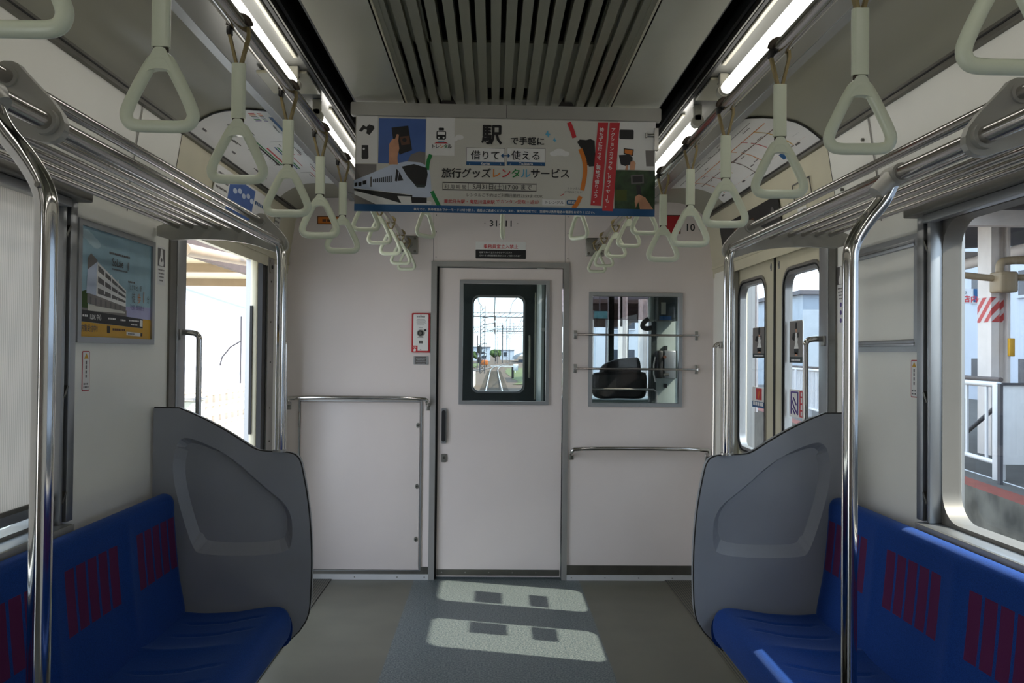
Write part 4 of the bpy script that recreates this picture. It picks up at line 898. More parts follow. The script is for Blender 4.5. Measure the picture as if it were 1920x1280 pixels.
# rental logo train
mb.prism([(U(828, 255)[0]+p[0]*K, U(828, 255)[1]+p[1]*K) for p in rrect(-9, -8, 9, 9, 3.5)], .0012, .0018, M['ink']); mb.prism([(U(828, 243)[0]+p[0]*K, U(828, 243)[1]+p[1]*K) for p in rrect(-5, -2.5, 5, 2.5, 1.5)], .0012, .0018, M['ink'])
R(821, 248, 835, 254, 'white', .0021); DS(823.5, 259, 1.8, 'white', .0021); DS(832.5, 259, 1.8, 'white', .0021)
PG([(820, 267), (836, 267), (841, 270), (815, 270)], 'red', .0018); R(822, 266, 834, 268, 'cyan', .002)
for i, (ch, m) in enumerate(zip('トレンタル', ('ink', 'ink', 'orange', 'green', 'ink'))): TX(ch, 809+i*7.6, 279, 8.5, m, .02)
# central artwork
TX('駅', 903, 267, 37, 'ink', .035); TX('で手軽に', 957, 270.5, 15.5, 'ink', .02)
for x0, x1, s_, r_ in ((876, 947, '借りて', 'Karite'), (952, 1023, '使える', 'Tsukaeru')):
    R(x0-.7, 277.3, x1+.7, 311.5, 'greyink', .0010); R(x0, 278, x1, 305, 'white', .0014); R(x0, 303.5, x1, 311, 'blueband', .0018)
    TX(s_, (x0+x1)/2, 299, 17.5, 'ink', .012, 'CENTER'); TX(r_, (x0+x1)/2, 310, 6.5, 'white', .02, 'CENTER'); TX('‹', x0+5, 310, 6, 'white'); TX('›', x1-8, 310, 6, 'white')
PG([(940, 292.5), (945, 288), (945, 291.5), (953, 291.5), (953, 288), (958, 292.5), (953, 297), (953, 293.5), (945, 293.5), (945, 297)], 'blueband', .0032)
x = 829.5
for ch, m in zip('旅行グッズレンタルサービス', ['ink']*5+['orange', 'red', 'green', 'cyan']+['ink']*4): TX(ch, x, 332.5, 18.2, m, .018); x += 18.5
for a in ((832, 344, 1008, 344.6), (832, 357.4, 1008, 358), (832, 344, 832.6, 358), (1007.4, 344, 1008, 358), (880, 344, 880.6, 358)): R(*a, 'greyink')
TX('利 用 期 間', 856, 354.5, 8, 'greyink', 0, 'CENTER'); TX('5月31日(土)17:00 まで', 944, 355.5, 11, 'ink', 0, 'CENTER')
TX('レンタルご予約はご利用日前日23:59までOK', 876, 369, 6.9, 'greyink', .005); TX('東武日光駅・鬼怒川温泉駅', 835, 381.5, 7.5, 'red', .012); TX('でカンタン受取・返却', 932, 381.5, 7.6, 'red')
R(1019, 374, 1062, 386, 'white'); TX('トレンタル', 1023, 382.2, 7.0, 'greyink'); mb.prism([(U(1075, 379.5)[0]+p[0]*K, U(1075, 379.5)[1]+p[1]*K) for p in rrect(-10, -4.5, 10, 4.5, 3)], .0008, .0018, M['blueband']); TX('検索', 1067, 382, 6.5, 'white', .01)
TX('トレンタル', 1066, 355, 4.5, 'greyink'); TX('ご予約はこちら！', 1060, 362, 4.5, 'greyink'); PG([(1053, 366.5), (1060, 363), (1060.5, 363.8), (1054, 367.6)], 'red')
for j, (x_, y_, r_) in enumerate(((1050, 285, 11), (1061, 288, 8), (1040, 288, 8), (862, 258, 8), (852, 262, 7))): DS(x_, y_, r_, 'white', .0009+.0001*j, .6)
for x_, y_, q in ((1028, 252, 1.0), (1041, 263, .7)): PG([(x_-5*q, y_), (x_, y_-8*q), (x_+1*q, y_-2*q), (x_+5*q, y_-1*q), (x_+2*q, y_+2*q), (x_+1*q, y_+6*q), (x_-1*q, y_+2*q)], 'cyan')
# coloured route arcs
def arc(pts, wd, m, w=.0021):
    p = chaikin(pts, 2, False); Lp, Rp = [], []
    for i in range(len(p)):
        a, b = p[max(0, i-1)], p[min(len(p)-1, i+1)]; dx, dy = b[0]-a[0], b[1]-a[1]; l = math.hypot(dx, dy); Lp.append((p[i][0]-dy/l*wd/2, p[i][1]+dx/l*wd/2)); Rp.append((p[i][0]+dy/l*wd/2, p[i][1]-dx/l*wd/2))
    PG(Lp+Rp[::-1], m, w)
arc([(1067, 229), (1073, 243), (1078, 258)], 8, 'red'); arc([(1089, 279), (1097, 298), (1100, 322), (1094, 357)], 8, 'orange'); arc([(1091, 368), (1085, 382), (1077, 391)], 8, 'orange')
arc([(809, 291), (804, 304), (803, 320)], 7, 'green'); arc([(812, 360), (820, 376), (828, 391)], 7, 'green')
# train picture
R(668, 309, 708, 388, 'photogrey', .0012); PG([(709, 385), (668, 366), (668, 345), (709, 345), (812, 380), (811, 387)], 'white', .0013)
PG([(667, 340), (700, 326), (740, 309), (765, 304), (790, 306), (806, 314), (809, 332), (811, 352), (811, 364), (800, 369), (770, 366), (667, 354)], 'trainwhite', .0019)
PG([(755, 314), (778, 309), (802, 316), (804, 328), (801, 350), (797, 353), (784, 352), (766, 332)], 'ink', .0024); PG([(780, 348), (801, 348), (799, 353), (784, 353)], 'cab', .0027)
PG([(750, 322), (745, 318), (743, 341), (747, 342)], 'ink', .0024); PG([(751, 323), (759, 340), (748, 341)], 'ink', .0024)
for i in range(10): x_ = 702+i*3.6; PG([(x_, 339-i*.75-1.0), (x_+2.4, 338.4-i*.75-1.0), (x_+2.6, 343), (x_+.2, 344)], 'ink', .0024)
for x_, y_, w_ in ((668, 345, 5), (675, 344, 6), (683, 341, 7)): PG([(x_, y_), (x_+w_, y_-1.2), (x_+w_, y_+6), (x_, y_+7)], 'ink', .0024)
PG([(697, 334), (700, 333), (700, 352), (697, 352)], 'greyink', .0024)
PG([(667, 355), (772, 367), (800, 370), (803, 372), (803, 382), (775, 382), (773, 370), (748, 369), (756, 383), (720, 372), (667, 359)], 'ink', .0022)
PG([(776, 367), (811, 364), (811, 370), (806, 372), (776, 371)], 'trainwhite', .0026)
# right side collage
PG([(1083, 266), (1088, 261), (1100, 262), (1108, 260), (1116, 263), (1119, 311), (1106, 312), (1100, 296), (1092, 280)], 'ink', .0018); R(1101, 292, 1124, 310, 'brown', .0016)
def slab(u0, s_, y1, pxs):
    PG([(u0+12, 229), (u0+31, 229), (u0+20, y1), (u0, y1-1)], 'red', .0026)
    for i, ch in enumerate(s_): q = i/len(s_); a = U(u0+19-q*11, 246+i*pxs); (mb.text('|', a[0], a[1], 7.5*K, .0032, M['white'], .02, 'CENTER') if ch == 'ー' else mb.text(ch, a[0], a[1], 8.6*K, .0032, M['white'], .02, 'CENTER'))
slab(1110, '持たずに行って、現地で借りよう。', 386, 8.9); slab(1132, 'アクションカメラも、ドライヤーも。', 396, 8.9)
mb.prism([(U(1176, 251)[0]+p[0]*K, U(1176, 251)[1]+p[1]*K) for p in rrect(-13.5, -9, 13.5, 9, 2.5)], .0008, .0016, M['ink'])
PG([(1171, 277), (1190, 279), (1189, 292), (1171, 288)], 'ink', .0020); PG([(1173, 279), (1188, 281), (1187, 290), (1173, 286)], 'orange', .0023)
PG([(1162, 290), (1180, 289), (1188, 294), (1188, 306), (1176, 311), (1166, 308)], 'ink', .0024); PG([(1183, 318), (1184, 303), (1190, 300), (1194, 305), (1192, 318)], 'skin', .0027); PG([(1174, 318), (1176, 309), (1180, 310), (1179, 318)], 'skin', .0027)
PG([(1212, 281), (1229, 281), (1229, 311), (1214, 311)], 'photogrey')
R(1155, 318, 1231, 396, 'leafphoto', .0020); R(1156, 355, 1178, 376, 'grass', .0022); R(1156, 376, 1200, 379, 'leafphoto', .0023); PG([(1185, 328), (1209, 326), (1210, 343), (1186, 345)], 'greyink', .0023); PG([(1188, 330), (1207, 329), (1207, 341), (1189, 342)], 'ink', .0026)
PG([(1195, 346), (1203, 346), (1206, 366), (1198, 368)], 'ink', .0026); PG([(1194, 368), (1201, 364), (1213, 370), (1228, 392), (1203, 392), (1200, 378), (1195, 390), (1193, 378)], 'skin', .0029)
# blue footer
mb.rect(-.516, -.331, .516, -.306, .0024, M['blueband'])
TX('車内では、携帯電話をマナーモードに切り替え、通話はご遠慮ください。また、優先席付近では、混雑時は携帯電話の電源をお切りください。', 950, 398.2, 5.05, 'white', .01, 'CENTER')
mb.build('poster_sheet', t)

# ------------------------------------------------------------------ framed poster on the left wall, empty frame on the right wall
def poster_frame(sgn, t, y0, y1, z0, z1):
    mb = MB().frame((sgn*1.27, 0, 0), (0, 1, 0), (0, 0, 1), (-sgn, 0, 0))
    mb.ring(rectloop(y0, z0, y1, z1, 0), rectloop(y0+.022, z0+.018, y1-.022, z1-.018, 0), 0, .012, M['alu']); mb.build('frame', t)
    return mb
t = thing('framed_poster', 'framed poster of a white apartment block under blue sky on the left wall', 'poster', (-1.27, 2.85, 1.36)); poster_frame(-1, t, 2.518, 3.082, 1.358, 1.724)
mb = MB().frame((-1.266, 2.539, 1.375), (0, 1, 0), (0, 0, 1), (1, 0, 0)); w_, h_ = .523, .333
def P2(px, py):     # picture coordinates of the upright poster, 0..1 from top left
    return px*w_, (1-py)*h_
def PP(pts, m, w=.0012): mb.poly([P2(*p) for p in pts], w, M[m])
M['posterhaze'] = mat('poster_cloud', (176, 200, 206), 0.45, var=0.1)
M['postersky'] = mat('poster_sky', (150, 184, 196), 0.45, var=0.2, scale=3.5)
mb.box(-.010, w_+.010, -.010, h_+.010, 0, .0006, M['white']); mb.rect(0, 0, w_, h_, .0009, M['postersky'])
for i in range(5): mb.poly([((.07+.03*i)*w_+(.06+.012*(i % 2))*w_*math.cos(2*PI*k/16), (.93-.018*i)*h_+.04*h_*math.sin(2*PI*k/16)) for k in range(16)], .0010+.00003*i, M['posterhaze'])
M['posterviolet'] = mat('poster_violet_haze', (168, 168, 205), 0.45, var=0.1, scale=8)
PP([(.60, .68), (1, .66), (1, .80), (.60, .80)], 'posterviolet')
PP([(.0, .60), (.10, .57), (.10, .78), (0, .78)], 'hillgreen'); PP([(0, .74), (.62, .72), (.62, .80), (0, .80)], 'photogrey', .0013); PP([(.1, .70), (.45, .71), (.60, .735), (.60, .75), (.1, .76)], 'paper', .0014)
PP([(.09, .285), (.13, .235), (.21, .285), (.21, .32), (.09, .40)], 'photogrey', .0014)
PP([(.09, .39), (.21, .30), (.60, .52), (.605, .67), (.20, .62), (.08, .605)], 'trainwhite', .0016); PP([(.21, .30), (.605, .52), (.605, .69), (.20, .62)], 'white', .0017)
for k in range(3):
    PP([(.22, .33+k*.105), (.60, .535+k*.045), (.60, .555+k*.045), (.22, .385+k*.105)], 'greyink', .0019)
    for j in range(3): x_ = .30+j*.09; PP([(x_, .36+k*.09+j*.035), (x_+.012, .36+k*.09+j*.035), (x_+.012, .45+k*.07+j*.03), (x_, .45+k*.07+j*.03)], 'white', .0021)
PP([(.09, .60), (.20, .615), (.605, .685), (.605, .73), (.2, .71), (.09, .69)], 'photogrey', .0019)
for j in range(7): x_ = .12+j*.065; PP([(x_, .63+j*.008), (x_+.02, .632+j*.008), (x_+.02, .70+j*.004), (x_, .70+j*.004)], 'greyink', .0021)
PP([(0, .755), (.87, .79), (.87, .885), (0, .86)], 'ink', .0021); PP([(0, .862), (.87, .887), (.87, .79), (1, .79), (1, 1), (0, 1)], 'yellow', .0018)
def PT(s_, x, y, sz, m='ink', b=0.0, sx=.8): a = P2(x, y); mb.text(s_, a[0], a[1], sz*h_, .0026, M[m], b, 'LEFT', sx)
a = P2(0.36, 0.2); mb.lines(a[0], a[1], 0.3*w_, 0.032*h_, .0026, M['greyink']); PT('SoLaie', .40, .305, .105, 'greyink', .02, .9); PT('|I', .62, .300, .09, 'greyink', .03); a = P2(0.4, 0.345); mb.lines(a[0], a[1], 0.22*w_, 0.022*h_, .0026, M['greyink'])
a = P2(0.63, 0.44); mb.lines(a[0], a[1], 0.1*w_, 0.028*h_, .0026, M['greyink']); PT('「ときわ台」駅', .62, .50, .062, 'greyink'); PT('徒', .69, .625, .115, 'photogrey', 0, .75); PT('歩', .775, .625, .115, 'orange', 0, .75); PT('1', .855, .62, .17, 'orange'); PT('分', .93, .61, .085, 'greyink', 0, .7)
PT('「池袋」駅直通9分', .65, .70, .055, 'purple')
a = P2(0.035, 0.82); mb.lines(a[0], a[1], 0.06*w_, 0.03*h_, .0026, M['white']); PT('1LDK 中心', .12, .835, .062, 'white', .015); a = P2(0.36, 0.825); mb.lines(a[0], a[1], 0.1*w_, 0.026*h_, .0026, M['white']); a = P2(0.53, 0.83); mb.lines(a[0], a[1], 0.07*w_, 0.026*h_, .0026, M['white']); a = P2(0.655, 0.825); mb.lines(a[0], a[1], 0.15*w_, 0.024*h_, .0026, M['white']); a = P2(0.68, 0.865); mb.lines(a[0], a[1], 0.1*w_, 0.024*h_, .0026, M['white']); PP([(.82, .80), (.865, .803), (.865, .87), (.82, .868)], 'white', .0024)
PT('内覧受付中!!', .02, .945, .072, 'greyink', .01, .8); PP([(.345, .885), (.385, .887), (.385, .955), (.345, .953)], 'ink', .0024); a = P2(0.42, 0.93); mb.lines(a[0], a[1], 0.18*w_, 0.035*h_, .0026, M['brown']); PP([(.62, .93), (.83, .935), (.83, .97), (.62, .965)], 'white', .0022); a = P2(0.64, 0.958); mb.lines(a[0], a[1], 0.1*w_, 0.02*h_, .0026, M['greyink']); PP([(.835, .935), (.865, .936), (.865, .97), (.835, .969)], 'ink', .0024)
mb.build('poster_print', t)
t = thing('empty_poster_frame', 'empty aluminium advert frame on the right wall behind the pole', 'frame', (1.27, 2.86, 1.36)); poster_frame(1, t, 2.596, 3.15, 1.356, 1.722)
mb = MB()
for z in (1.382, 1.694): MB().box(1.258, 1.2695, 2.61, 3.135, z-.012, z+.012, M['alu'], .003).box(1.2565, 1.259, 2.61, 3.135, z-.001, z+.001, M['greyink']).build('clamp_strip', t)
# small wall labels
def warnlabel(sgn, y0, y1, z0, z1, lab):
    u = (0, -sgn, 0); mb = MB().frame((sgn*1.27, (y0+y1)/2, (z0+z1)/2), u, (0, 0, 1), (-sgn, 0, 0)); w, h = (y1-y0)/2, (z1-z0)/2
    mb.prism(rrect(-w, -h, w, h, .006), 0.0003, .0012, M['redpaint']); mb.prism(rrect(-w+.003, -h+.003, w-.003, h-.003, .004), .0003, .0016, M['white']); mb.poly([(-w*.6, h*.62), (w*.6, h*.62), (0, h*.9)], .0019, M['yellow'])
    mb.lines(0, h*.52, h*.95, .011, .0019, M['greyink'], vertical=True); mb.lines(0, -h*.70, w*1.3, .008, .0019, M['greyink'], 'CENTER'); mb.lines(0, -h*.86, w*1.3, .008, .0019, M['greyink'], 'CENTER')
    tag(mb.build('warning_label'), lab, 'label')
warnlabel(-1, 2.572, 2.620, 1.213, 1.333, 'narrow red edged warning label below the framed poster'); warnlabel(1, 2.612, 2.656, 1.213, 1.330, 'narrow red edged warning label below the empty poster frame')
mb = MB().frame((-1.27, 3.164, 1.648), (0, 1, 0), (0, 0, 1), (1, 0, 0)); mb.rect(-.036, -.07, .036, .072, .0006, M['white']); mb.rect(-.034, -.002, .034, .064, .0009, M['greyink']); mb.poly([(-.008, .062), (.008, .062), (.010, .038), (.022, .012), (.018, 0), (-.018, 0), (-.022, .012), (-.010, .038)], .0012, M['white']); mb.disc(0, .022, .008, .001, .0015, M['greyink'], 10)
for i in range(4): mb.lines(0, -.018-i*.013, .056-.006*i, .008, .0012, M['greyink'], 'CENTER')
tag(mb.build('pictogram_label'), 'grey and white bottle shaped pictogram label right of the framed poster', 'label')
mb = MB().frame((1.27, 3.20, 1.60), (0, -1, 0), (0, 0, 1), (-1, 0, 0)); mb.rect(-.036, -.17, .036, .085, .0006, M['white']); mb.rect(-.034, .012, .034, .08, .0009, M['greyink']); mb.poly([(-.008, .078), (.008, .078), (.010, .05), (.022, .03), (.018, .014), (-.018, .014), (-.022, .03), (-.010, .05)], .0012, M['white'])
for i in range(4): mb.lines(0, -.006-i*.013, .056-.006*i, .008, .0012, M['greyink'], 'CENTER')
for z in (-.065, -.095, -.125): mb.disc(0, z, .009, .0006, .0012, M['purple'], 12)
tag(mb.build('pictogram_label'), 'tall label with grey pictogram and purple dots on the right door pillar', 'label')

# ------------------------------------------------------------------ driver's cab beyond the end wall
CB, CF = YB+0.05, 6.68
FW = [(-.205, .188, 1.045, 1.785), (.40, 1.235, 0.98, 1.86), (-1.235, -.52, 1.12, 1.62)]
mb = MB(); cells(mb, sorted({-1.39, 1.39, *[f[0] for f in FW], *[f[1] for f in FW]}), sorted({0.0, 2.35, *[f[2] for f in FW], *[f[3] for f in FW]}), FW, lambda a, b, c, d: mb.box(a, b, CF, CF+0.10, c, d, M['cab']))
mb.frame((0, CF, 0), (1, 0, 0), (0, 0, 1), (0, -1, 0)); f = FW[0]; mb.ring(rectloop(f[0], f[2], f[1], f[3]), rrect(f[0]+.002, f[2]+.002, f[1]-.002, f[3]-.002, .05), -.06, .002, M['cab'], True)
struct(mb, 'wall_cab_front')
for i, f in enumerate(FW):
    mb = MB().frame((0, CF, 0), (1, 0, 0), (0, 0, 1), (0, -1, 0)); mb.ring(rrect(f[0]-.012, f[2]-.012, f[1]+.012, f[3]+.012, .055), rrect(f[0], f[2], f[1], f[3], .045), -.002, .008, M['alu'] if i == 0 else M['black'], True); o = struct(mb, 'window_%d' % (4+i))
    MB().box(f[0], f[1], CF+.03, CF+.034, f[2], f[3], M['glass']).build('window_pane', o)
LIGHT_GAP = (5.15, 5.56, 0.9, 1.85)  # unseen opening added in the right cab wall to light the cabinet face
mb = MB(); cells(mb, [CB, 5.20, 6.25, CF], [0, 0.90, 1.9, 2.35], [(5.20, 6.25, .90, 1.9)], lambda a, b, c, d: mb.box(-1.39, -1.30, a, b, c, d, M['cab'])); cells(mb, [CB, LIGHT_GAP[0], LIGHT_GAP[1], CF], [0, LIGHT_GAP[2], LIGHT_GAP[3], 2.35], [LIGHT_GAP], lambda a, b, c, d: mb.box(1.30, 1.39, a, b, c, d, M['cabpanel'])); struct(mb, 'wall_cab_sides')
struct(MB().box(-1.30, 1.30, CB, CF, 2.12, 2.15, M['cab']), 'ceiling_cab'); struct(MB().box(-1.40, 1.40, YB+.1, CF+.1, -.06, 0, M['cab']), 'floor_cab')
mb = MB(); mb.box(.286, .304, 5.9, 6.6, 0.3, 2.0, M['cabpanel']); mb.box(.262, .270, 6.38, 6.40, 1.0, 1.80, M['cablight']); mb.rect(0, 0, 0, 0, 0, M['cab'])
tag(mb.build('cab_divider'), 'grey green upright divider panel seen at the right inside the cab door window', 'panel')
c = at(1018, 618, y=5.895); tag(MB().box(c.x-.012, c.x+.010, 5.885, 5.899, c.z-.012, c.z+.012, M['white']).build('white_tag'), 'tiny white square tag on the cab divider panel', 'tag')
t = thing('front_door_rail', 'pale handrails beside the front door window inside the cab', 'handrail', (-.3, 6.6, 1.0))
MB().tube([(-.30, 6.64, 1.18), (-.30, 6.60, 1.20), (-.30, 6.60, 1.42), (-.30, 6.64, 1.44)], .008, M['cablight'], 10).build('rail', t); MB().tube([(.235, 6.64, 1.16), (.235, 6.60, 1.18), (.235, 6.60, 1.46), (.235, 6.64, 1.48)], .008, M['cablight'], 10).build('rail', t)
# right window contents
t = thing('driver_desk', 'grey driver desk with a thin rail behind the cab window', 'desk', (.85, 6.3, .7)); MB().box(.40, 1.28, 6.15, 6.66, .70, 1.02, M['cabpanel'], .03).build('desk_top', t)
MB().tube([(.56, 5.55, 1.115), (1.00, 5.55, 1.115), (1.02, 5.55, 1.10), (1.02, 5.55, 1.02)], .008, M['steel'], 10).build('rail', t)
t = thing('driver_chair', 'black rounded driver seat back seen through the cab window', 'seat', (.78, 5.72, .4))
def blob(x0, x1, z0, z1, y, d, pts, name):
    P = chaikin(pts, 2); n = len(P); cx, cz = sum(p[0] for p in P)/n, sum(p[1] for p in P)/n; mb = MB(); V = []; F = []
    prof = [(-1, .80), (-.85, .92), (-.5, 1), (.5, 1), (.85, .92), (1, .80)]
    for yy, q in prof: V += [(cx+(p[0]-cx)*q, y+yy*d, cz+(p[1]-cz)*q) for p in P]
    for i in range(len(prof)-1): F += [(i*n+k, i*n+(k+1) % n, (i+1)*n+(k+1) % n, (i+1)*n+k) for k in range(n)]
    mb.add(V, F, M['black'], True); mb.add(V[:n], [tuple(range(n))], M['black']); mb.add(V[-n:], [tuple(range(n))], M['black']); return mb
def q5(px, py): p = at(px, py, y=5.72); return (p.x, p.z)
blob(0, 0, 0, 0, 5.72, .06, [q5(*p) for p in ((1110, 703), (1116, 697), (1205, 695), (1212, 703), (1211, 738), (1203, 748), (1158, 746), (1118, 748), (1109, 735))], '').build('backrest', t)
blob(0, 0, 0, 0, 5.78, .05, [q5(*p) for p in ((1124, 720), (1126, 692), (1137, 680), (1160, 673), (1185, 670), (1203, 669), (1204, 720))], '').build('headrest', t)
mb = MB(); mb.tube([(.80, 5.74, 0.0), (.80, 5.74, .55)], .05, M['cab'], 14); mb.box(.58, 1.02, 5.70, 6.05, .50, .60, M['black'], .03); mb.build('pedestal', t)
def q(px, py, y): p = at(px, py, y=y); return p.x, p.z
t = thing('control_cabinet', 'grey equipment cabinet on the right side of the cab', 'cabinet', (1.15, 5.6, 0))
MB().box(.994, 1.026, 5.60, 5.70, .02, 1.92, M['cab']).build('dark_edge_post', t); MB().box(1.026, 1.295, 5.60, 5.74, 0.02, 1.92, M['cabpanel'], .006).build('cabinet_body', t)
mb = MB(); a = q(1231, 556, 5.5); b = q(1270, 602, 5.5); mb.box(a[0], b[0], 5.45, 5.599, b[1], a[1], M['cab'], .01); mb.box(a[0]+.02, a[0]+.05, 5.443, 5.455, b[1]+.04, a[1]-.04, M['cablight']); mb.box(a[0]+.01, b[0]-.05, 5.444, 5.455, b[1]+.004, b[1]+.03, M['blueband']); mb.build('dark_equipment_box', t, 'dark equipment box at the top')
t = thing('cab_interphone', 'grey interphone box with black handset on the cab cabinet', 'interphone', (1.14, 5.55, 1.2))
a = q(1243, 657, 5.55); b = q(1264, 709, 5.55); MB().box(a[0], b[0], 5.50, 5.599, b[1], a[1], M['alu'], .006).box(b[0]-.008, b[0]+.02, 5.52, 5.599, b[1], a[1], M['cab']).build('box', t)
mb = MB(); p = q(1246, 669, 5.5); mb.tube([(p[0], 5.49, p[1]), (p[0], 5.502, p[1])], .011, M['brown'], 10); p = q(1249, 703, 5.5); mb.tube([(p[0]-.02, 5.49, p[1]), (p[0]+.015, 5.485, p[1]+.004)], .009, M['steel'], 10); mb.build('knob', t)
a = q(1230, 657, 5.55); b = q(1241, 709, 5.55); mb = MB(); mb.box(a[0], b[0], 5.50, 5.599, b[1], a[1], M['black'], .012); mb.build('handset', t)
mb = MB(); mb.tube([(q(1229, 657, 5.53)[0], 5.53, q(0, 657, 5.53)[1]), (q(1226, 668, 5.53)[0], 5.53, q(0, 672, 5.53)[1]), (q(1226, 690, 5.53)[0], 5.53, q(0, 690, 5.53)[1]), (q(1229, 705, 5.53)[0], 5.53, q(0, 705, 5.53)[1])], .005, M['white'], 8); mb.build('cord', t)
mb = MB(); a = q(1247, 648, 5.55); mb.box(a[0], a[0]+.016, 5.55, 5.599, q(0, 658, 5.55)[1], a[1], M['black']); mb.box(a[0], a[0]+.016, 5.55, 5.599, q(0, 716, 5.55)[1], q(0, 708, 5.55)[1], M['black']); mb.build('bracket', t)
t = thing('radio_handset', 'black hooked microphone hanging under a grey box in the cab', 'microphone', (.98, 5.6, 1.7)); a = q(1217, 557, 5.6); b = q(1227, 603, 5.6)
MB().box(a[0], b[0], 5.58, 5.66, b[1], a[1], M['cabpanel'], .01).build('box', t)
MB().tube(chaikin([(q(1216, 585, 5.58)[0], 5.58, q(0, 585, 5.58)[1]), (q(1206, 592, 5.58)[0], 5.58, q(0, 592, 5.58)[1]), (q(1204, 601, 5.58)[0], 5.58, q(0, 601, 5.58)[1]), (q(1213, 604, 5.58)[0], 5.58, q(0, 604, 5.58)[1]), (q(1222, 602, 5.58)[0], 5.58, q(0, 602, 5.58)[1])], 2, False), .016, M['black'], 12).build('hook', t)
M['visor'] = glassmat('tinted_visor', (.62, .55, .56), .5)
t = thing('sun_visor', 'translucent brown sun visor across the top of the cab windscreen', 'visor', (.8, 6.5, 1.7)); MB().box(.42, 1.22, 6.50, 6.504, q(0, 587, 6.5)[1], 1.90, M['visor']).build('visor_panel', t); MB().tube([(.42, 6.495, 1.90), (1.22, 6.495, 1.90)], .008, M['cab'], 8).build('rod', t)
mb = MB(); x0 = q(1148, 0, 6.72)[0]; mb.box(x0-.012, x0+.03, 6.69, 6.76, .98, 1.86, M['cab']); a = q(1165, 557, 6.8); mb.tube([(a[0], 6.80, 1.9), (a[0]+.002, 6.80, q(0, 600, 6.8)[1])], .010, M['black'], 8)
tag(mb.build('windscreen_pillar'), 'dark pillar and wiper arm across the right cab windscreen', 'pillar')

# ------------------------------------------------------------------ outside: ground and tracks
ZG = -1.15
struct(MB().box(-400, 500, -150, 1500, ZG-.3, ZG, M['ballast']), 'ground')
def railline(name, lab, pts, grp='railway tracks'):
    t = thing(name, lab, 'railway track', (pts[0][0], pts[0][1], ZG), grp)
    for o in (-.5335, .5335):
        P = []
        for i, p in enumerate(pts):
            a, b = pts[max(0, i-1)], pts[min(len(pts)-1, i+1)]; dx, dy = b[0]-a[0], b[1]-a[1]; l = math.hypot(dx, dy); P.append((p[0]+dy/l*o, p[1]-dx/l*o))
        mb = MB(); n = len(P)
        for (za, zb, hw, m) in ((0, .02, .065, 'rust'), (.02, .11, .02, 'rust'), (.11, .153, .034, 'railtop')):
            V = []
            for x, y in P: V += [(x-hw, y, ZG+za), (x+hw, y, ZG+za), (x+hw, y, ZG+zb), (x-hw, y, ZG+zb)]
            mb.add(V, [(i*4+k, i*4+(k+1) % 4, i*4+4+(k+1) % 4, i*4+4+k) for i in range(n-1) for k in range(4)], M[m])
        mb.build('rail', t)
    mb = MB()
    for i in range(len(pts)-1):
        (xa, ya), (xb, yb) = pts[i], pts[i+1]; l = math.hypot(xb-xa, yb-ya); k = max(1, int(l/.65))
        if (ya+yb)/2 > 130: continue
        for j in range(k): f = j/k; x, y = xa+(xb-xa)*f, ya+(yb-ya)*f; mb.box(x-1.0, x+1.0, y-.11, y+.11, ZG-.05, ZG+.012, M['sleeper'])
    if mb.v: mb.build('sleepers', t, kind='stuff')
    return t
def curve(y0, y1, x0, fx, n=24): return [(x0+fx(y0+(y1-y0)*i/n), y0+(y1-y0)*i/n) for i in range(n+1)]
bend = lambda y: 0 if y < 120 else (y-120)**2/2600
railline('railway_track', 'straight railway track running ahead from the front of the train', curve(6.9, 420, 0.0, bend))
railline('railway_track', 'neighbouring railway track along the right hand platform', [(3.75+0.13*(y-9.86) if y > 9.86 else 3.75, y) for y in (-30, 0, 9.8, 40, 68)])
railline('railway_track', 'railway track curving in from the left to join the straight track ahead', [(-14.5, 42), (-9.5, 70), (-5.5, 100), (-2.4, 130), (-1.2, 150)])
railline('railway_track', 'railway track running far left beside the signal mast', [(-8, 150), (-7.8, 200), (-5, 260), (-2, 300)])
for i, (x0, x1, y0, y1, lab) in enumerate(((-12, -8.5, 92, 135, 'patch of dry grass left of the track ahead'), (1.8, 6.5, 70, 150, 'patch of dry grass right of the track ahead'), (-5.6, -3.4, 155, 220, 'strip of dry grass below the signal mast'))):
    mb = MB(); nn = 14; mb.grid(lambda a, b: (x0+(x1-x0)*a+random.uniform(-.4, .4), y0+(y1-y0)*b, ZG+.03+.14*math.sin(PI*a)*random.uniform(.4, 1)), 8, nn, M['grass'])
    tag(mb.build('grass'), lab, 'grass', kind='stuff')
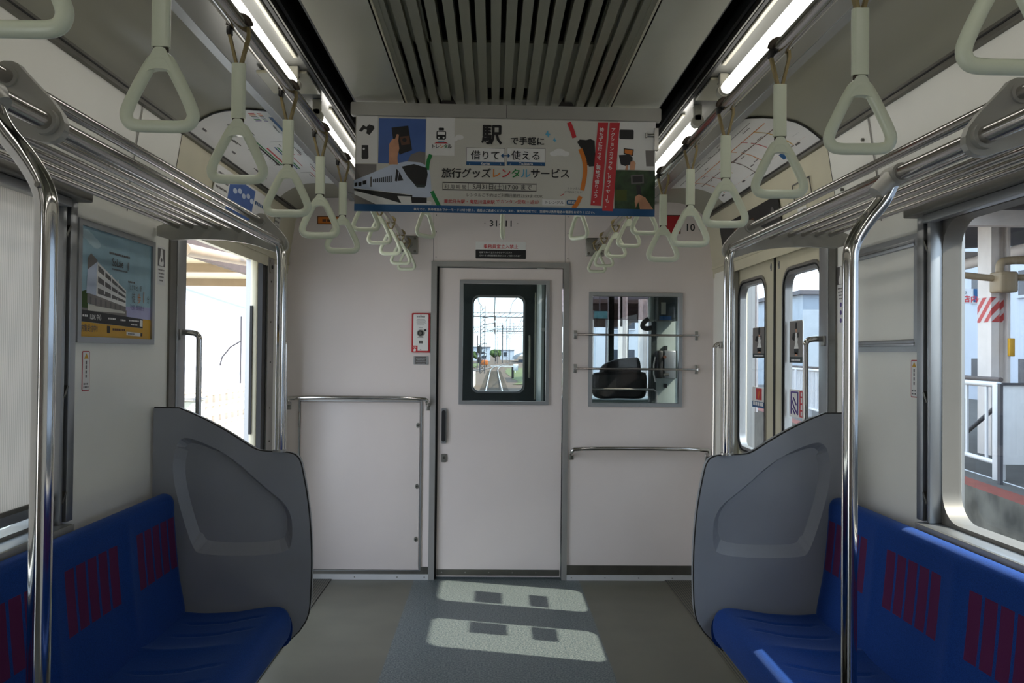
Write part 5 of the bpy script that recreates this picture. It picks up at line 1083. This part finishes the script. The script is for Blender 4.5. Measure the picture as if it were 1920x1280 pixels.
# masts with cross beams and overhead wires
def mast(px, Y, ztop, lab, beam=None, rx=.18, lattice=False):
    x = at(px, 664, y=Y).x; t = thing('catenary_mast', lab, 'mast', (x, Y, ZG), 'overhead line masts')
    mb = MB()
    if lattice:
        for s_ in (-1, 1): mb.box(x+s_*rx-.05, x+s_*rx+.05, Y-.1, Y+.1, ZG, ztop, M['polegrey'])
        z = ZG
        while z < ztop-.6: mb.tube([(x-rx, Y, z), (x+rx, Y, z+.5)], .035, M['polegrey'], 5); z += .5
    else: mb.tube([(x, Y, ZG), (x, Y, ztop)], rx, M['polegrey'], 10)
    mb.build('post', t)
    if beam:
        for (xa, xb, z) in beam:
            mb = MB(); mb.box(xa, xb, Y-.08, Y+.08, z, z+.10, M['polegrey']); mb.box(xa, xb, Y-.08, Y+.08, z+.55, z+.62, M['polegrey']); k = int((xb-xa)/.7)
            for j in range(k): mb.tube([(xa+j*.7, Y, z+.08), (xa+j*.7+.7, Y, z+.58 if j % 2 else z+.58)], .03, M['polegrey'], 4)
            mb.build('cross_beam', t)
    for j in range(3): a = x+.25+j*.7; mb = MB(); mb.tube([(x, Y, ztop-1.6-j*.9), (x+1.6, Y, ztop-1.3-j*.9)], .05, M['polegrey'], 6); mb.tube([(x+1.6, Y, ztop-1.3-j*.9), (x+1.6, Y, ztop-1.9-j*.9)], .06, M['clip'], 6); mb.build('arm', t)
    return t
mast(904.5, 110, 7.6, 'tall lattice mast left of centre in the cab door view', [(-14, 8, 6.1)], .28, True)
mast(930.5, 225, 11.0, 'steel mast just right of centre in the cab door view', [(-12, 14, 7.3)], .32, True)
mast(942, 245, 9.8, 'slimmer mast right of centre ahead', [(-10, 18, 7.4)], .16)
mast(952.5, 240, 11.5, 'pointed lattice mast further right ahead', [(-6, 22, 8.6)], .5, True)
mast(895, 150, 4.6, 'short lamp post mast at the left of the cab door view', None, .10)
mast(1170, 42, 8.5, 'mast seen through the cab window right of the pillar', [(2, 16, 6.2)], .16, True)
t = thing('overhead_wires', 'bundle of overhead wires stretching ahead above the tracks', 'wires', (0, 60, 5))
for x, z, r_ in ((0, 5.1, .012), (0, 6.0, .014), (-1.6, 6.9, .014), (2.2, 7.4, .014), (-4, 6.4, .014), (3.75, 5.1, .012), (3.75, 6.1, .014), (5.5, 7.6, .016), (8, 6.9, .016), (-7, 7.3, .016)):
    mb = MB(); mb.tube([(x, 8+i*5, z+.35*math.cos(2*PI*i/10)) if z > 5.2 else (x, 8+i*5, z) for i in range(54)], r_*2.6, M['wire'], 5, caps=False); mb.build('wire', t)
t = thing('signal_light', 'dark railway signal head on a thin post ahead at left', 'signal', (-2.1, 118, ZG)); x = at(906, 0, y=118).x; MB().tube([(x, 118, ZG), (x, 118, 2.6)], .06, M['polegrey'], 8).build('post', t); MB().disc(0, 0, 0, 0, 0, M['black'], 3).frame((x, 117.8, 1.6), (1, 0, 0), (0, 0, 1), (0, -1, 0)).prism(rrect(-.26, -1.5, .26, -.65, .12), 0, .2, M['black']).prism(rrect(-.3, -.2, .3, .9, .25), 0, .2, M['black']).build('signal_head', t)
t = thing('track_vehicle', 'orange and pale maintenance vehicle parked beside the track ahead', 'rail vehicle', (at(913.5, 0, y=170).x, 170, ZG)); x = t.location.x
MB().box(x-.85, x+.85, 170, 173, ZG+.35, ZG+1.3, M['orangeveh'], .1).build('body', t); MB().box(x-.55, x+.65, 170.6, 172.6, ZG+1.3, ZG+2.5, M['bldwhite'], .08).box(x-.4, x+.5, 170.58, 170.62, ZG+1.6, ZG+2.2, M['bldwin']).build('driver_cab', t)
for s_ in (-.5, .5): MB().tube([(x+s_-.06, 170.3, ZG+.25), (x+s_+.06, 170.3, ZG+.25)], .28, M['black'], 14).build('wheel', t)
t = thing('track_barrier', 'low white barrier beam lying across the track side ahead', 'barrier', (1.2, 112, ZG)); a = at(920, 686, y=112); b = at(967, 687, y=112); MB().box(a.x, b.x, 111.95, 112.05, a.z-.04, a.z+.06, M['fencewhite']).build('beam', t); MB().box(b.x-.12, b.x, 111.9, 112.1, ZG, a.z+.3, M['fencewhite']).build('post', t)
t = thing('trackside_box', 'white trackside marker box right of the track ahead', 'box', (at(968, 0, y=88).x, 88, ZG)); x = t.location.x; MB().box(x-.12, x+.12, 87.9, 88.1, ZG, ZG+1.2, M['clip']).build('post', t); MB().box(x+.05, x+.55, 87.8, 88.1, ZG+.85, ZG+1.5, M['fencewhite'], .04).build('box', t)
def building(name, x0, x1, y0, y1, z1, m, lab, face='y', win=(1.6, 1.5, 3.2), z0=ZG, roof=True, mw='bldwin'):
    t = thing(name, lab, 'building', ((x0+x1)/2, (y0+y1)/2, z0)); MB().box(x0, x1, y0, y1, z0, z1, M[m]).build('walls', t)
    if roof: MB().box(x0-.25, x1+.25, y0-.25, y1+.25, z1, z1+.25, M['bldgrey']).build('roof', t)
    if win:
        z = z0+1.6
        while z+win[1] < z1-.3:
            a0, a1 = (x0, x1) if face == 'y' else (y0, y1); p = a0+1.2
            while p+win[0] < a1-.5:
                mb = MB()
                if face == 'y': mb.box(p, p+win[0], y0-.03, y0+.05, z, z+win[1], M[mw]); mb.box(p-.06, p+win[0]+.06, y0-.08, y0-.001, z-.1, z, M['bldwhite'])
                elif face == 'l': mb.box(x0-.03, x0+.05, p, p+win[0], z, z+win[1], M[mw]); mb.box(x0-.08, x0-.001, p-.06, p+win[0]+.06, z-.1, z, M['bldwhite'])
                else: mb.box(x1-.05, x1+.03, p, p+win[0], z, z+win[1], M[mw]); mb.box(x1+.001, x1+.08, p-.06, p+win[0]+.06, z-.1, z, M['bldwhite'])
                mb.build('window', t); p += win[0]*1.9
            z += win[2]
    return t
building('far_building', -26, -9, 230, 250, 4.2, 'bldwhite', 'white low building far ahead left of the masts', 'y', (3, 1.8, 4))
building('far_building', -9, -1.5, 330, 350, 4, 'bldwhite', 'low pale far building right behind the tall lattice mast', 'y', (1.4, 1.8, 4))
building('far_building', 3, 9, 380, 400, 3.2, 'bldwhite', 'white far building behind the middle of the masts', 'y', (1.6, 1.8, 4.4))
t = thing('station_roof', 'long grey curved station roof far ahead on the right', 'roof', (11, 270, ZG)); mb = MB(); mb.extr([(5+2.0+9*(1-math.cos(a)), -.2+2.9*math.sin(a)) for a in [PI*i/12 for i in range(13)]], 262, 330, M['bldgrey'], True); mb.build('roof_shell', t); MB().box(7.5, 24, 262, 263, ZG, -.2, M['bldwin']).build('wall', t)
for i, (px, Y, r_, lab) in enumerate(((936, 300, 1.9, 'round green tree far ahead beside the masts'), (893, 260, 1.5, 'green bush far ahead at the left'))):
    x = at(px, 0, y=Y).x; t = thing('tree', lab, 'tree', (x, Y, ZG)); MB().tube([(x, Y, ZG), (x, Y, ZG+r_)], .2, M['rust'], 8).build('trunk', t); mb = MB(); rnd = random.Random(i)
    for k in range(14):
        o_ = Vector((x+rnd.uniform(-.7, .7)*r_, Y+rnd.uniform(-.5, .5)*r_, ZG+r_*(.9+rnd.uniform(0, 1.0)))); q_ = r_*rnd.uniform(.3, .5)
        mb.grid(lambda a, b: tuple(o_+Vector((math.sin(PI*b)*math.cos(2*PI*a), math.sin(PI*b)*math.sin(2*PI*a), math.cos(PI*b)))*q_*(1+.15*math.sin(9*a+7*b))), 10, 6, M['hillgreen'])
    mb.build('crown', t)

# ------------------------------------------------------------------ outside left: platform seen through the open doors
struct(MB().box(-60, -1.52, -40, 70, ZG, -.06, M['pave']), 'ground_platform_left')
t = thing('block_fence', 'white openwork concrete block fence at the back of the left platform', 'fence', (-4.85, 15, -.06)); mb = MB()
XF = -4.80; YS = [13.86+.352*k for k in range(-12, 26)]
rows = [(-.02, .08), (.135, .245), (.305, .415), (.465, .60)]
y0, y1 = YS[0]-.1, YS[-1]+.1
cells(mb, sorted([y0, y1]+[v for y in YS[:-1] for v in (y, y+.165)]), sorted([-.06, .68]+[v for r_ in rows for v in r_]), [(y, y+.165, a, b) for y in YS[:-1] for a, b in rows], lambda a, b, c, d: mb.box(XF-.11, XF, a, b, c, d, M['blockwall']))
mb.build('openwork_blocks', t); MB().box(XF-.16, XF+.03, y0, y1, .68, .72, M['blockwall']).build('coping', t)
struct(MB().box(XF-.22, XF-.165, 8, 30, -.06, .70, M['holeshade']), 'wall_behind_fence')  # dark sheet added close behind so the fence openings look shaded
M['bldpale'] = mat('pale_window_blind', (205, 208, 214), 0.6)
building('white_building', -14, -7.5, 9, 36, 9, 'bldwhite', 'large sunlit white building behind the block fence on the left', 'r', (1.4, 1.2, 3.0), mw='bldpale')
t = thing('lamp_post', 'thin lamp post behind the left platform fence', 'lamp post', (-6.0, 21, -.06)); x = at(461, 0, y=21).x; MB().tube([(x, 21, -.06), (x, 21, 2.2)], .018, M['polegrey'], 8).build('post', t); MB().tube([(x, 21, 1.6), (x-.25, 21, 1.45), (x-.45, 21, 1.2), (x-.5, 21, 1.0)], .018, M['polegrey'], 8).build('arm', t)
t = thing('equipment_locker', 'grey green locker by the left platform fence', 'locker', (-5.0, 12.9, -.06)); a = at(356, 0, y=12.6); MB().box(-4.70, -4.34, 12.3, 12.8, -.06, .62, M['cabpanel'], .02).build('body', t); MB().box(-4.73, -4.31, 12.27, 12.83, .62, .66, M['alu'], .01).build('lid', t)
t = thing('platform_canopy', 'cream platform canopy edge beams above the open left doors', 'canopy', (-4.2, 12, 3)); 
MB().tube([(at(345, 467, y=7.2).x, 7.2, at(345, 467, y=7.2).z), (at(472, 492, y=11.2).x, 11.2, at(472, 492, y=11.2).z)], .055, M['beige'], 12).build('gutter_pipe', t)
MB().box(-5.6, -3.5, 5.5, 16, 2.56, 2.64, M['cream']).build('roof_sheet', t)
for y in (7, 9.5, 12, 14.5): MB().box(-5.6, -3.5, y-.06, y+.06, 2.44, 2.56, M['beige']).build('beam', t)
MB().box(-3.56, -3.48, 5.5, 16, 2.42, 2.62, M['roofdark']).build('fascia', t)

# ------------------------------------------------------------------ outside right: platform across the next track
def edge(y): return 5.33+.13*(max(y, 8.0)-9.4)
mb = MB()
Ysq = [-24, 8, 9, 16, 26, 44]
for a, b in zip(Ysq, Ysq[1:]):
    mb.add([(edge(a), a, ZG), (edge(b), b, ZG), (edge(b), b, -.10), (edge(a), a, -.10)], [(0, 1, 2, 3)], M['concrete'])
    mb.add([(edge(a), a, -.10), (edge(b), b, -.10), (edge(b)+.28, b, -.10), (edge(a)+.28, a, -.10)], [(0, 1, 2, 3)], M['brickred'])
    mb.add([(edge(a)+.28, a, -.10), (edge(b)+.28, b, -.10), (edge(b)+9, b, -.10), (edge(a)+9, a, -.10)], [(0, 1, 2, 3)], M['asphalt'])
    mb.add([(edge(a)+.52, a, -.098), (edge(b)+.52, b, -.098), (edge(b)+.56, b, -.098), (edge(a)+.56, a, -.098)], [(0, 1, 2, 3)], M['fencewhite'])
struct(mb, 'ground_platform_right')
# white fence on that platform
def fx(y): return 5.95+.157*(y-10.0)
t = thing('platform_fence', 'white railing fence with upright bars on the far right platform', 'fence', (6.2, 11.5, -.1))
MB().tube([(fx(10.0), 10.0, 1.03), (fx(24), 24, 1.03)], .035, M['fencewhite'], 10).build('top_rail', t); MB().box(0, 0, 0, 0, 0, 0, M['fencewhite'])
MB().tube([(fx(10.0), 10.0, .10), (fx(24), 24, .10)], .03, M['fencewhite'], 10).build('bottom_rail', t); MB().tube([(fx(10.0)+.02, 10.0, 1.09), (fx(24)+.02, 24, 1.09)], .03, M['roofdark'], 10).build('dark_cap_rail', t, 'dark weathered cap rail')
for i in range(10):
    y = 10.0+i*1.5; MB().box(fx(y)-.055, fx(y)+.055, y-.05, y+.05, -.10, 1.03, M['fencewhite'], .008).build('post', t)
for i in range(90):
    y = 10.35+i*.15
    if (i % 10) == 8: continue
    if y < 14 and i % 4: continue
    MB().box(fx(y)-.012, fx(y)+.012, y-.02, y+.02, .10, 1.03, M['fencewhite']).build('bar', t)
MB().tube([(fx(12)+.5, 12.2, .25), (fx(10.6)+.5, 10.9, .80)], .03, M['polegrey'], 8).build('brace', t)
t = thing('white_board', 'blank white board standing on the far right platform', 'board', (6.0, 9.3, -.1)); a = at(1874, 722, y=9.7); b = at(1874, 870, y=9.7)
mb = MB(); mb.box(a.x, a.x+1.6, 9.66, 9.70, b.z, a.z, M['fencewhite'], .004); mb.build('panel', t); MB().box(a.x-.02, a.x+.015, 9.655, 9.705, -.1, a.z+.02, M['polegrey']).box(a.x, a.x+1.6, 9.64, 9.66, a.z, a.z+.03, M['polegrey']).build('frame', t)
t = thing('notice_board', 'narrow white notice with vertical blue writing behind the platform fence', 'notice', (7.2, 13, .2)); a = at(1837, 722, y=13); b = at(1859, 792, y=13); mb = MB(); mb.box(a.x, b.x, 13, 13.03, b.z, a.z, M['fencewhite']); mb.frame((b.x-.05, 13, a.z-.06), (1, 0, 0), (0, 0, 1), (0, -1, 0)); mb.lines(0, 0, .44, .06, .001, M['blueband'], vertical=True); mb.build('sheet', t); MB().box(a.x+.02, a.x+.06, 13.03, 13.07, -.1, b.z, M['polegrey']).build('leg', t)
# canopy columns with warning band
def column(px0, px1, Y, lab, junction=False, ztop=3.4, d=.34):
    a = at(px0, 664, y=Y); b = at(px1, 664, y=Y); t = thing('canopy_column', lab, 'column', ((a.x+b.x)/2, Y, -.1), 'platform canopy columns'); xm = a.x+(b.x-a.x)*.40
    MB().box(a.x, xm, Y-.02, Y+d, -.1, ztop, M['column']).box(xm, b.x, Y+.10, Y+d-.10, -.1, ztop, M['column']).box(b.x-.04, b.x, Y-.02, Y+d, -.1, ztop, M['column']).build('shaft', t)
    if Y > 13: return t
    z0, z1 = at(0, 584, y=Y).z, at(0, 536, y=Y).z; MB().box(a.x-.004, xm+.004, Y-.028, Y+d, z0, z1, M['band']).box(xm, b.x+.004, Y+.08, Y+d, z0, z1, M['band']).build('warning_band', t, 'red and white striped warning band')
    return t
t = column(1857, 1893, 12.6, 'pale canopy column with red and white band outside the right window')
z0, z1 = at(0, 527, y=12.3).z, at(0, 487, y=12.3).z; a = at(1869, 0, y=12.3).x; b = at(1903, 0, y=12.3).x; MB().box(a, b, 12.2, 12.5, z0, z1, M['beige'], .03).build('junction_box', t, 'beige junction box')
MB().tube([(at(1800, 494, y=12.4).x, 12.4, at(0, 494, y=12.4).z), (a, 12.4, at(0, 500, y=12.4).z)], .05, M['beige'], 12).build('conduit', t)
MB().tube(chaikin([(a+.08, 12.35, z1), (a+.08, 12.35, z1+.12), (a+.15, 12.35, z1+.17), (a+.5, 12.35, z1+.18)], 2, False), .06, M['beige'], 12).build('conduit', t); MB().tube([(b, 12.4, at(0, 498, y=12.4).z), (b+1.2, 12.4, at(0, 497, y=12.4).z)], .05, M['beige'], 12).build('conduit', t)
a = at(1890, 634, y=12.5); b = at(1898, 668, y=12.5); tag(MB().box(a.x, b.x+.02, 12.46, 12.52, b.z, a.z, M['yellow'], .01).build('yellow_sign'), 'small yellow sign on the side of the banded column', 'sign')
column(1409, 1421, 22, 'pale canopy column seen through the far right door window', ztop=3.6)
column(1161, 1176, 30, 'pale canopy column just right of the pillar in the cab window', ztop=3.6)
column(1199, 1214, 34, 'beige canopy column with a box seen through the cab window', ztop=3.6)
t = thing('platform_roof', 'brown platform canopy roof over the far right platform', 'roof', (8.5, 20, 3.4)); mb = MB()

for ya, yb in ((-22, 8), (8, 16.5)):
    mb.add([(edge(ya)+.6, ya, 3.35), (edge(yb)+.6, yb, 3.35), (edge(yb)+7, yb, 3.75), (edge(ya)+7, ya, 3.75), (edge(ya)+.6, ya, 3.45), (edge(yb)+.6, yb, 3.45), (edge(yb)+7, yb, 3.85), (edge(ya)+7, ya, 3.85)], [(0, 1, 2, 3), (7, 6, 5, 4), (0, 4, 5, 1), (1, 5, 6, 2), (2, 6, 7, 3), (3, 7, 4, 0)], M['roofdark'])
mb.build("roof_sheet", t)
for i in range(8): y = -15.5+i*4.5; MB().box(edge(y)+.6, edge(y)+7, y-.08, y+.08, 3.15, 3.36, M['column']).build('beam', t)
MB().tube([(edge(-20)+2.4, -20, 3.05), (edge(8)+2.4, 8, 3.05), (edge(16.4)+2.4, 16.4, 3.05)], .10, M['column'], 8).build('purlin', t); MB().tube([(edge(-20)+4.6, -20, 3.12), (edge(8)+4.6, 8, 3.12), (edge(16.4)+4.6, 16.4, 3.12)], .12, M['roofdark'], 8).build('purlin', t)
t = building('apartment_building', 19, 34, -14, 42, 15, 'bldwhite', 'pale bluish apartment building with small windows behind the right platform', 'l', (0.8, 0.9, 3.2))
M['bldpaleblue'] = mat('pale_blue_siding', (168, 182, 196), 0.7, var=0.08, scale=1.5)
building('apartment_building', 18.9, 28, 52, 70, 5.2, 'bldpaleblue', 'pale blue grey building seen through the near right door window', 'y', None)
building('apartment_building', 8.8, 15, 74, 90, 6.2, 'bldwhite', 'white building far behind the platform through the cab window', 'y', (2.2, 1.4, 3.2))
t = thing('shop_sign', 'white shop sign with red characters and a blue panel beyond the right platform', 'sign', (16.5, 27, 3)); a = at(1795, 541, y=28); b = at(1832, 569, y=28)
mb = MB().frame((a.x, 28, b.z), (1, 0, 0), (0, 0, 1), (0, -1, 0)); W_, H_ = b.x-a.x, a.z-b.z; mb.box(0, W_, 0, H_, -.1, 0, M['fencewhite']); mb.rect(W_*.80, H_*.1, W_, H_, .02, M['blueband']); mb.text('P2', W_*.28, H_*.66, H_*.26, .02, M['ink']); mb.text('店内', W_*.26, H_*.12, H_*.52, .02, M['red'], .02); mb.build('board', t); MB().tube([(a.x+.06, 28.05, ZG), (a.x+.06, 28.05, b.z)], .05, M['polegrey'], 8).build('post', t)
t = thing('teal_sign_board', 'teal sign board on a thin post ahead seen through the cab window', 'sign', (5.5, 30, 3.2)); a = at(1114, 583, y=30); b = at(1148, 597, y=30); MB().box(a.x, b.x, 30, 30.1, b.z, a.z, M['teal']).build('board', t); MB().tube([(a.x+.2, 30.05, a.z), (a.x+.2, 30.05, a.z+.6)], .03, M['polegrey'], 6).tube([(b.x-.2, 30.05, a.z), (b.x-.2, 30.05, ZG)], .03, M['polegrey'], 6).build('post', t)

t = thing('platform_roof', 'brown platform canopy roof ahead at right seen through the cab window', 'roof', (6.2, 48, 3.6)); MB().box(3.7, 8.8, 36, 62, 3.55, 3.70, M['roofdark']).build('roof_sheet', t)
for i in range(6): MB().box(3.7, 8.8, 37+i*4.5, 37.15+i*4.5, 3.30, 3.55, M['roofdark']).build('beam', t)
for x in (4.4, 6.9): MB().box(x-.12, x+.12, 39, 39.25, ZG, 3.4, M['column']).build('post', t)
